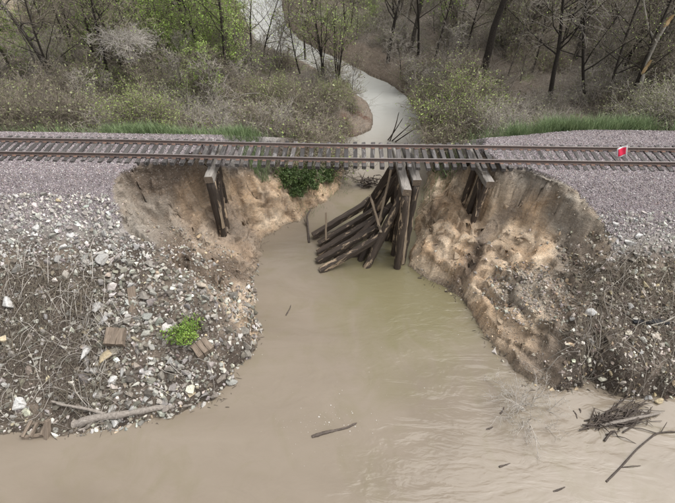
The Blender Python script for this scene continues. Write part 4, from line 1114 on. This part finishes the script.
for (px, py, key, sc, tilt, rz, label) in (
        (44, 84, 'thin', 1.0, (0, -.22), 3.0, 'dark slender tree leaning out over the thicket by the clearing'),
        (52, 78, 'oak2', .95, (0, -.04), 1.0, 'thick grey trunk close beside the dark leaning slender tree'),
        (12, 70, 'lime', .9, (0, .02), 2.0, 'lime leaved tree standing next to the tan clearing'),
        (140, 60, 'lime', .85, (0, 0), .3, 'lime leaved tree rising behind the pale vine tangle'),
        (228, 88, 'green', 1.1, (0, -.03), .8, 'green leaved tree with dark trunk left of the creek bend'),
        (205, 70, 'green', 1.0, (0, .05), 2.4, 'bright green leaved tree behind the pale dead bush'),
        (190, 52, 'green', 1.05, (0, 0), 4.4, 'bright green leaved tree deepest in the green clump'),
        (268, 82, 'thin', .9, (0, .1), .2, 'slender bare tree on the inside of the creek bend'),
        (250, 66, 'lime', .8, (0, -.05), 4.0, 'lime leaved tree right at the upper creek bank'),
        (322, 84, 'multi', 1.0, (0, .02), 0.5, 'many stemmed tree on the root bank above the creek'),
        (338, 84, 'multi', .9, (0, .05), 2.5, 'second many stemmed tree on the root bank'),
        (305, 60, 'lime', .9, (0, 0), 5.0, 'lime leaved tree across the creek from the green trees'),
        (388, 62, 'oak', 1.0, (0, 0), 1.4, 'straight dark trunked tree at the outer creek bend'),
        (412, 48, 'oak2', 1.0, (0, .02), 2.2, 'grey trunked tree uphill of the outer creek bend'),
        (484, 70, 'giant', 1.1, (0, .09), 0.0, 'thickest dark trunk leaning over the lime bush'),
        (508, 76, 'thin', .95, (0, .1), 1.1, 'thin dark tree beside the thickest leaning trunk'),
        (549, 104, 'oak', 1.05, (0, .16), 3.3, 'dark leaning tree behind the tall grass strip'),
        (575, 60, 'oak2', .95, (0, .02), 5.2, 'grey trunked tree on the bare slope behind the grass'),
        (628, 96, 'thin', 1.1, (0, .16), .9, 'thin dark tree leaning behind the broken snag'),
        (664, 70, 'oak', 1.0, (0, .08), 2.9, 'dark trunked tree farthest along the grassy shoulder'),
        (95, 40, 'bare', 1.0, (0, 0), .7, 'bare grey tree behind the brown thickets'),
        (345, 30, 'green', .9, (0, 0), 1.9, 'green leaved tree beyond the middle creek reach'),
        (450, 45, 'bare', 1.1, (0, -.03), 3.8, 'bare grey tree between creek and thickest trunk'),
        (530, 40, 'bare', 1.0, (0, .03), 4.6, 'bare grey tree behind the thickest leaning trunk')):
    plant(key, 'woodland_tree', 'tree', forest_at(px, py), rz, sc, label, T_, tilt)
    # the lean sits in the parent's x tilt
(_, fgx, fgy, FZ, FCUT, FDS) = FG
def hides_creek(x, y, h):
    a, b = project(np.array([[x, y, -5.0], [x, y, -5.0 + h]]))
    m = np.interp(a[0], [225, 250, 262, 285, 310, 345, 375, 395], [0, 10, 35, 48, 60, 74, 90, 105])
    return 232 < a[0] < 400 and b[1] < m + 8 and b[0] > m and rv.random() < .85
def free(x, y, m=1.2):
    if y > 17:
        a, b = project(np.array([[x, y, -5.0]]))
        if a[0] < 42 and b[0] < 60: return False
    return dist(poly_w, np.array([x]), np.array([y]))[0] > m and not inside(poly_w, np.array([x]), np.array([y]))[0]
kinds = (('oak', 'dark bare tree', 'dark bare trees deep in the wood'), ('oak2', 'grey trunked tree with brown twigs', 'grey trunked trees deep in the wood'), ('bare', 'leafless pale grey tree', 'leafless grey trees deep in the wood'),
         ('lime', 'thin tree with fresh lime leaves', 'lime leaved trees deep in the wood'), ('green', 'thin tree with green spring leaves', 'green leaved trees deep in the wood'))
cnt = 0
while cnt < 84:
    y = rv.uniform(24, 78); xw = (y + 23) * .78; x = rv.uniform(-xw, xw)
    if not free(x, y, 1.5) or x < -30 and y > 62 and x < -y * .55: continue
    if hides_creek(x, y, 9): continue
    w = (.6, .8, .8, 2.0, 2.2) if x < 4 else (2, 2, 1.6, .5, .25)
    k = rv.choices(kinds, w)[0]
    plant(k[0], 'background_tree', 'tree', (x, y, hgt(x, y)[0]), rv.uniform(0, 6.3), rv.uniform(.75, 1.15), k[1] + ' deep in wood by ' + lm(x, y), k[2], (rv.gauss(0, .05), rv.gauss(0, .07))); cnt += 1
saps = (('sap', 'grey bushy sapling', 'grey saplings'), ('sap2', 'brown bushy sapling', 'brown saplings'), ('limesap', 'sapling with sparse lime leaves', 'lime saplings'), ('greensap', 'sapling with green spring leaves', 'green saplings'))
cnt = 0
while cnt < 46:
    y = rv.uniform(14, 46); xw = (y + 23) * .74; x = rv.uniform(-xw, xw)
    if not free(x, y, 1.4) or (-6 < x < 8 and y < 24 and rv.random() < .7) or (9.5 < x < 16 and y < 29): continue
    if hides_creek(x, y, 8): continue
    plant('pole', 'slender_tree', 'tree', (x, y, hgt(x, y)[0]), rv.uniform(0, 6.3), rv.uniform(.75, 1.2), 'slender dark trunked tree standing by ' + lm(x, y), 'slender dark trees in the wood', (rv.gauss(0, .09), rv.gauss(0, .12))); cnt += 1
cnt = 0
while cnt < 190:
    y = 10 + 52 * rv.random() ** 1.3; xw = (y + 23) * .76; x = rv.uniform(-xw, xw)
    if not free(x, y, 2.2) or x < -34 and y > 60: continue
    if -8 < x < 7 and y < 22 and rv.random() < .75: continue
    if 11 < x < 24 and y < 24 and rv.random() < .6: continue
    if 9.5 < x < 16 and 12 < y < 29 or 17 < x < 23 and y < 17: continue
    if hides_creek(x, y, 5): continue
    k = rv.choices(saps, ((3, 3, .6, .25) if y < 21 else (.8, .8, 2.4, 5.0)) if x < 4 else (3, 3, .35, .15))[0]
    plant(k[0], 'sapling', 'sapling', (x, y, hgt(x, y)[0]), rv.uniform(0, 6.3), rv.uniform(.6, 1.15), k[1] + ' growing by ' + lm(x, y), k[2] + ' in the wood', (rv.gauss(0, .08), rv.gauss(0, .08))); cnt += 1
for (px, py, key, sc, tx, ty, label) in ((262, 62, 'pole', .8, .1, .3, 'slender dark tree tipping over the upper creek'), (300, 74, 'pole', .7, .1, -.2, 'slender dark tree on the creek edge above the root bank'), (238, 58, 'greensap', .9, 0, -.1, 'green sapling overhanging the upper creek'),
        (283, 70, 'sap2', 1.0, .1, .2, 'brown sapling overhanging the middle creek'), (420, 104, 'sap', .9, .1, -.25, 'grey sapling overhanging the lower creek'), (352, 98, 'sap2', .8, 0, .25, 'brown sapling on the tip of the root bank'), (400, 80, 'sap', 1.0, .1, -.2, 'grey sapling overhanging the outer creek bend')):
    plant(key, 'creekside_tree', 'tree', forest_at(px, py), rv.uniform(0, .4), sc, label, 'trees leaning over the creek', (tx, ty))
# shrubs behind the track
S_ = 'shrubs behind the track'
for (px, y, key, sc, label) in ((121, 19, 'vine', 1.3, None),):
    pass
vp = at_y(121, 32, 16.0)
e = plant('vine', 'vine_tangle', 'vine', (vp[0], vp[1] , vp[2] - .8), .4, (1.15, 1.0, .95), 'pale grey ball of tangled vines hung high in the trees', None)
ht = hgt(vp[0], vp[1])[0]
sup = stick('stem', [(0, 0, (ht - vp[2] + .8) / .95), (.1, 0, (ht - vp[2] + .8) * .5), (0, 0, .3)], .1, .06, M['bark_grey'], parent=e, seed=3)
plant('palebush', 'dead_bush', 'bush', forest_at(186, 112), .3, (1.7, 1.5, 1.1), 'pale silvery dead bush below the bright green trees', None)
names = {'thicket': ('brown_thicket', 'brown twiggy thicket', 'brown thickets behind the track'), 'thicket2': ('grey_thicket', 'grey twiggy thicket', 'grey thickets behind the track'),
         'briar': ('briar_shrub', 'low arching brown briar shrub', 'briars behind the track'), 'limebush': ('lime_shrub', 'tall shrub with sparse lime leaves', 'lime shrubs behind the track'),
         'olivebush': ('olive_shrub', 'dull olive leaved shrub', 'olive shrubs behind the track')}
def shrub(px, y, key, sc):
    x = x_of(px, y, -3.5)
    if not free(x, y, .4): return
    n, l, g = names[key]
    plant(key, n, 'shrub', (x, y, hgt(x, y)[0] - .05), rv.uniform(0, 6.3), (sc * rv.uniform(.9, 1.25), sc * rv.uniform(.9, 1.2), sc), l + (' right behind track by ' if y < 8.2 else ' one row back by ' if y < 13 else ' set back by ') + lm(x, y), g)
rowL = ['thicket', 'thicket2', 'thicket', 'briar', 'thicket', 'thicket2', 'thicket2', 'limebush']
px = -30
i = 0
while px < 345:
    ks = ['limebush', 'olivebush', 'thicket', 'thicket2', 'limebush'] if 105 < px < 185 else rowL if px < 260 else ['briar', 'thicket', 'briar', 'thicket2']
    shrub(px + rv.uniform(-6, 6), rv.uniform(5.2, 7.0), rv.choice(ks), rv.uniform(.95, 1.25))
    shrub(px + rv.uniform(-8, 8), rv.uniform(8.5, 11.5), rv.choice(ks), rv.uniform(1.1, 1.5))
    shrub(px + rv.uniform(-8, 8), rv.uniform(13, 17), rv.choice(rowL), rv.uniform(.9, 1.4))
    px += 19
px = 432
while px < 720:
    ks = ['thicket2', 'thicket', 'briar', 'limebush'] if px < 505 else (['olivebush', 'thicket2', 'thicket'] if px > 635 else ['briar', 'thicket2'])
    shrub(px + rv.uniform(-6, 6), rv.uniform(6, 8), rv.choice(ks), rv.uniform(.9, 1.25) if px < 505 or px > 635 else rv.uniform(.6, .9))
    shrub(px + rv.uniform(-8, 8), rv.uniform(9.5, 13), rv.choice(ks), rv.uniform(1.0, 1.5) if px < 505 or px > 635 else rv.uniform(.7, 1.1))
    if rv.random() < .6: shrub(px + rv.uniform(-8, 8), rv.uniform(14, 19), rv.choice(['thicket2', 'briar', 'thicket']), rv.uniform(.8, 1.2))
    px += 20
for (px, y, sc) in ((450, 11, 1.7), (468, 13, 1.6), (432, 13.5, 1.3), (150, 12, 1.4), (172, 15, 1.4), (110, 16, 1.3)): shrub(px, y, 'limebush', sc)
for (px, y, key, sc) in ((424, 11.5, 'thicket2', .8), (430, 14.5, 'thicket', .9), (434, 17, 'limebush', 1.0), (420, 18.5, 'briar', .9), (440, 20, 'thicket2', 1.1), (412, 23, 'thicket', .8), (428, 24, 'briar', 1.1),
                         (334, 12.5, 'briar', .8), (344, 14, 'briar', .7), (326, 15.5, 'thicket', .8), (350, 16.5, 'briar', .6), (338, 18, 'briar', .9), (318, 19, 'thicket2', .9), (345, 20.5, 'briar', .7), (330, 22.5, 'thicket', .8)): shrub(px, y, key, sc)
for (px, y, sc) in ((655, 6.5, 1.25), (640, 8, 1.2), (672, 7, 1.3)): shrub(px, y, 'olivebush', sc)
cnt = 0
while cnt < 120:
    y = rv.uniform(17, 62); xw = (y + 23) * .76; x = rv.uniform(-xw, xw)
    if not free(x, y, 1.3) or hides_creek(x, y, 2.6): continue
    k = rv.choices(['thicket', 'thicket2', 'briar', 'limebush', 'olivebush'], (3, 3, 3, 1.3, 1) if x < 3 else (2, 3, 3, .4, 1))[0]
    n, l, g = names[k]
    plant(k, n, 'shrub', (x, y, hgt(x, y)[0] - .05), rv.uniform(0, 6.3), rv.uniform(.8, 1.7), l + ' in the wood by ' + lm(x, y), g); cnt += 1
# the special plants
q = gp(184, 334); plant('vivid', 'green_bush', 'bush', (q[0], q[1], q[2] - .05), .5, (1.05, 1.0, 1.0), 'small vivid green bush growing in the rubble', None)
for (px, py, sc, l) in ((286, 172, 1.0, 'dark green ivy clump on the sand bank brink under the track'), (303, 175, 1.15, 'widest dark green ivy clump drooping over the sand bank'), (321, 170, .95, 'dark green ivy clump nearest the creek under the track'), (294, 186, .7, 'small dark green ivy clump lowest on the sand bank')):
    q = gp(px, py + 4); plant('ivybush', 'ivy_clump', 'ivy', (q[0], q[1], q[2] - .05), px * .7, sc, l, 'ivy on the sand bank')
q = gp(530, 412); plant('deadbush', 'flooded_bush', 'bush', (q[0], q[1], WATER - .1), 1.5, (1.0, .95, .9), 'pale leafless bush standing in the flooded river', None)
tb = Tubes()
# broken snag with fresh wounds, leaning pale limbs
sn = forest_at(633, 119); 
snag = empty('broken_snag', sn); tag(snag, 'broken leaning snag with fresh orange wounds', 'tree')
def snp(px, py, y): return at_y(px, py, y) - sn
yS = sn[1]
b0 = np.zeros(3); b1 = snp(645, 66, yS + .4); b2 = snp(656, 42, yS + .6); b3 = snp(668, 22, yS + .8)
stick('trunk', [b0 + [0, 0, -.3], b1 * .5, b1, b2, b3], .15, .09, M['bark_pale'], parent=snag, seed=5)
stick('limb', [b2, snp(648, 28, yS + .5), snp(645, 12, yS), snp(643, -6, yS)], .09, .05, M['bark_pale'], parent=snag, seed=6, sides=5)
stick('limb', [b1 * .35, snp(642, 108, yS - .6), snp(652, 100, yS - 1.2)], .06, .03, M['bark_pale'], parent=snag, seed=8, sides=5)
for (a, b) in ((b1 + [-.05, -.12, -.5], b1 + [.12, -.14, .5]), (b3 + [-.1, 0, -.3], b3 + [.1, 0, .5])):
    o = beam('split_wood', a, b, .24, .15, [M['wound']], snag, seed=7, ragged=.45, jit=.035, taper=.5)
# arching pale stems and leaning sticks by the creek
yA = 13.0
stick('arching_stem', [at_y(232, 99, yA), at_y(245, 94, yA), at_y(258, 93, yA), at_y(270, 97, yA), at_y(278, 106, yA)], .05, .03, M['bark_pale'], 'pale fallen stem arching over the brush left of the creek', 'branch', sides=5, seed=31)
q = forest_at(340, 112)
stick('arching_stem', [q, at_y(336, 96, q[1] + .5), at_y(331, 90, q[1] + 1), at_y(322, 87, q[1] + 1.4)], .05, .03, M['bark_pale'], 'pale curved stem on the red root bank', 'branch', sides=5, seed=32)
for i, (a, b) in enumerate((((388, 140), (403, 118)), ((392, 141), (411, 124)), ((395, 142), (416, 128)), ((390, 141), (399, 112)))):
    pa = at_z(a[0], a[1], WATER + .0); pb = at_y(b[0], b[1], pa[1] - .8)
    stick('leaning_stick', [pa, (pa + pb) / 2 + [.1, 0, .1], pb], .06, .03, M['wetwood'], 'dark bare stick leaning out of the creek behind the track', 'stick', 'sticks leaning out of the creek', 5, seed=40 + i)
pa = forest_at(384, 52); stick('pale_limb', [at_y(381, 54, pa[1]), at_y(390, 42, pa[1]), at_y(398, 34, pa[1]), at_y(405, 22, pa[1]), at_y(409, 6, pa[1])], .09, .05, M['bark_pale'], 'pale bare limb slanting up beside the outer creek bend', 'branch', sides=5, seed=50)
pl_ = forest_at(2, 32); pr_ = forest_at(26, 26)
stick('fallen_log', [pl_ + [-2, 0, .3], pl_ + [0, 0, .35], pr_ + [0, 0, .35]], .3, .22, M['bark_dark'], 'dark fallen trunk lying across the tan clearing', 'log', seed=51)

# grass on the far shoulder and ivy on the sand bank
def blades(name, n, sel, hmin, hmax, wd, mat, label, seed, lean=.25):
    rs_ = np.random.RandomState(seed)
    x, y = rs_.uniform(-24, 24, n), rs_.uniform(1.8, 8.0, n); z = hgt(x, y); P = np.stack([x, y, z], 1); px, py = project(P)
    n1 = fbm(x * .7, y * .7, 0, 3, seed)
    k = sel(px, py, x, y, n1) > rs_.rand(n); P = P[k]; m = len(P)
    H = rs_.uniform(hmin, hmax, m) * (1 + .35 * n1[k]) * (1 + .35 * sstep(5, 9, P[:, 0])); a = rs_.uniform(0, 6.28, m)
    U = np.stack([np.cos(a), np.sin(a), np.zeros(m)], 1) * wd; W = rs_.normal(0, lean, (m, 3)); W[:, 2] = 1; W *= H[:, None]
    bend_ = rs_.normal(0, .25, (m, 3)) * H[:, None]; bend_[:, 2] *= .3
    V = np.stack([P - U, P + U, P + W * .55 + U * .7, P + W * .55 - U * .7, P + W + bend_], 1).reshape(-1, 3)
    i = np.arange(m)[:, None] * 5
    F = np.concatenate([i + [0, 1, 2], i + [0, 2, 3], i + [3, 2, 4]])
    o = mesh_obj(name, V, F, mat, None, True); tag(o, label, 'grass', None, 'stuff'); return o
def selG(px, py, x, y, n1):
    e = 2.0 + .5 * n1 + 1.35 * sstep(7, 16, x)
    base = (y > e) & (y < 6.5)
    return base * (np.clip(sstep(95, 130, px) * (1 - sstep(255, 275, px)) + sstep(498, 520, px) * (1 - sstep(625, 660, px)), 0, 1) * (y < e + 2.0) * np.clip(.55 + 1.2 * n1, .08, 1) + .03)
blades('tall_grass', 150000, selG, .3, .85, .013, M['grass'], 'tall green grass on the far ballast shoulder', 61)
def selI(px, py, x, y, n1): return (blob(px + 8 * n1, py, 298, 168, 24, 13) > .4) * .8 + (blob(px, py, 445, 165, 12, 12) > .3) * .3
blades('bank_ivy', 40000, selI, .12, .5, .03, M['ivy'], 'dark green ivy hanging on the sand bank under the track', 62, .6)

# twigs and fallen sticks over the wood floor
def understorey(name, n, mat, label, seed, up, lmin, lmax, rr_, y0=7, y1=64):
    rs_ = np.random.RandomState(seed); tb = Tubes()
    y = y0 + (y1 - y0) * rs_.rand(n) ** 1.25; x = rs_.uniform(-1, 1, n) * (y + 23) * .78
    k = ~inside(poly_w, x, y) & (dist(poly_w, x, y) > .5) & (fbm(x * .25, y * .25, 0, 3, seed) + .15 > rs_.uniform(-.5, .5, n)) & ~((x < -34) & (y > 60))
    x, y = x[k], y[k]; z = hgt(x, y)
    for p in np.stack([x, y, z], 1):
        L = rs_.uniform(lmin, lmax); d = unit(rs_.normal(size=3) * [1, 1, .25] + [0, 0, up]); w = rs_.normal(0, .14, 3) * L
        r = rr_ * rs_.uniform(.6, 1.3)
        q = np.array([p + [0, 0, .03], p + d * L * .5 + w * .6, p + d * L + w * .3]); q[:, 2] = np.maximum(q[:, 2], p[2] + .03)
        tb.tube(q, [r, r * .8, r * .4], 3)
        if up > .3:
            for _ in range(3):
                u_ = rs_.uniform(.25, .9); b = p + d * L * u_ + w * .5; e = unit(d + rs_.normal(0, .7, 3)) * L * rs_.uniform(.25, .5)
                tb.tube([b, b + e], [r * .6, r * .3], 3)
    o = tb.build(name, mat); tag(o, label, 'twigs', None, 'stuff')
understorey('understorey_twigs', 9000, M['twig_brown'], 'brown understorey twigs filling the wood', 71, .9, .8, 2.6, .011)
understorey('understorey_stems', 7000, M['twig_grey'], 'grey understorey stems filling the wood', 72, .8, .8, 3.0, .012)
understorey('fallen_sticks', 9000, M['twig_pale'], 'fallen pale sticks littering the wood floor', 73, 0, .6, 2.2, .014)

# foam flecks and bits of flotsam drifting on the water
rs3 = np.random.RandomState(77); V, F = [], []
for i in range(110):
    c = (rs3.normal(325, 26), rs3.normal(420, 8)) if i < 70 else (rs3.uniform(245, 480), rs3.uniform(330, 470))
    q = at_z(c[0], c[1], WATER + .012)
    if not inside(poly_w, np.array([q[0]]), np.array([q[1]]))[0]: continue
    r = rs3.gamma(1.6, .006) + .005; b = len(V)
    for j in range(6):
        a = j * math.pi / 3; V.append((q[0] + r * math.cos(a) * rs3.uniform(.6, 1.6), q[1] + r * math.sin(a) * rs3.uniform(.6, 1.3), q[2]))
    V.append((q[0], q[1], q[2] + r * .5)); F += [[b + j, b + (j + 1) % 6, b + 6] for j in range(6)]
tag(mesh_obj('foam_flecks', V, F, M['foam'], None, True), 'white foam flecks drifting on the muddy water', 'foam', None, 'stuff')
tb = Tubes()
n_ = 0
sh = [p for p in SHORE_L[2:17] + SHORE_R[4:17]]
for i in range(420):
    j = rs3.randint(len(sh) - 1); a, b = np.array(sh[j], float), np.array(sh[j + 1], float)
    if np.linalg.norm(a - b) > 80: continue
    c = a + (b - a) * rs3.rand() + rs3.normal(0, 3.0, 2); q = on_ground(c[0], c[1])
    d = unit(rs3.normal(size=3) * [1, 1, .15]) * rs3.uniform(.06, .35); r = rs3.uniform(.006, .018)
    tb.tube([q + [0, 0, .02], q + d * .5 + [0, 0, .03], q + d + [0, 0, .02]], [r, r, r * .5], 3)
tag(tb.build('flotsam', M['wetwood']), 'small dark twigs stranded along the waterline', 'flotsam', None, 'stuff')
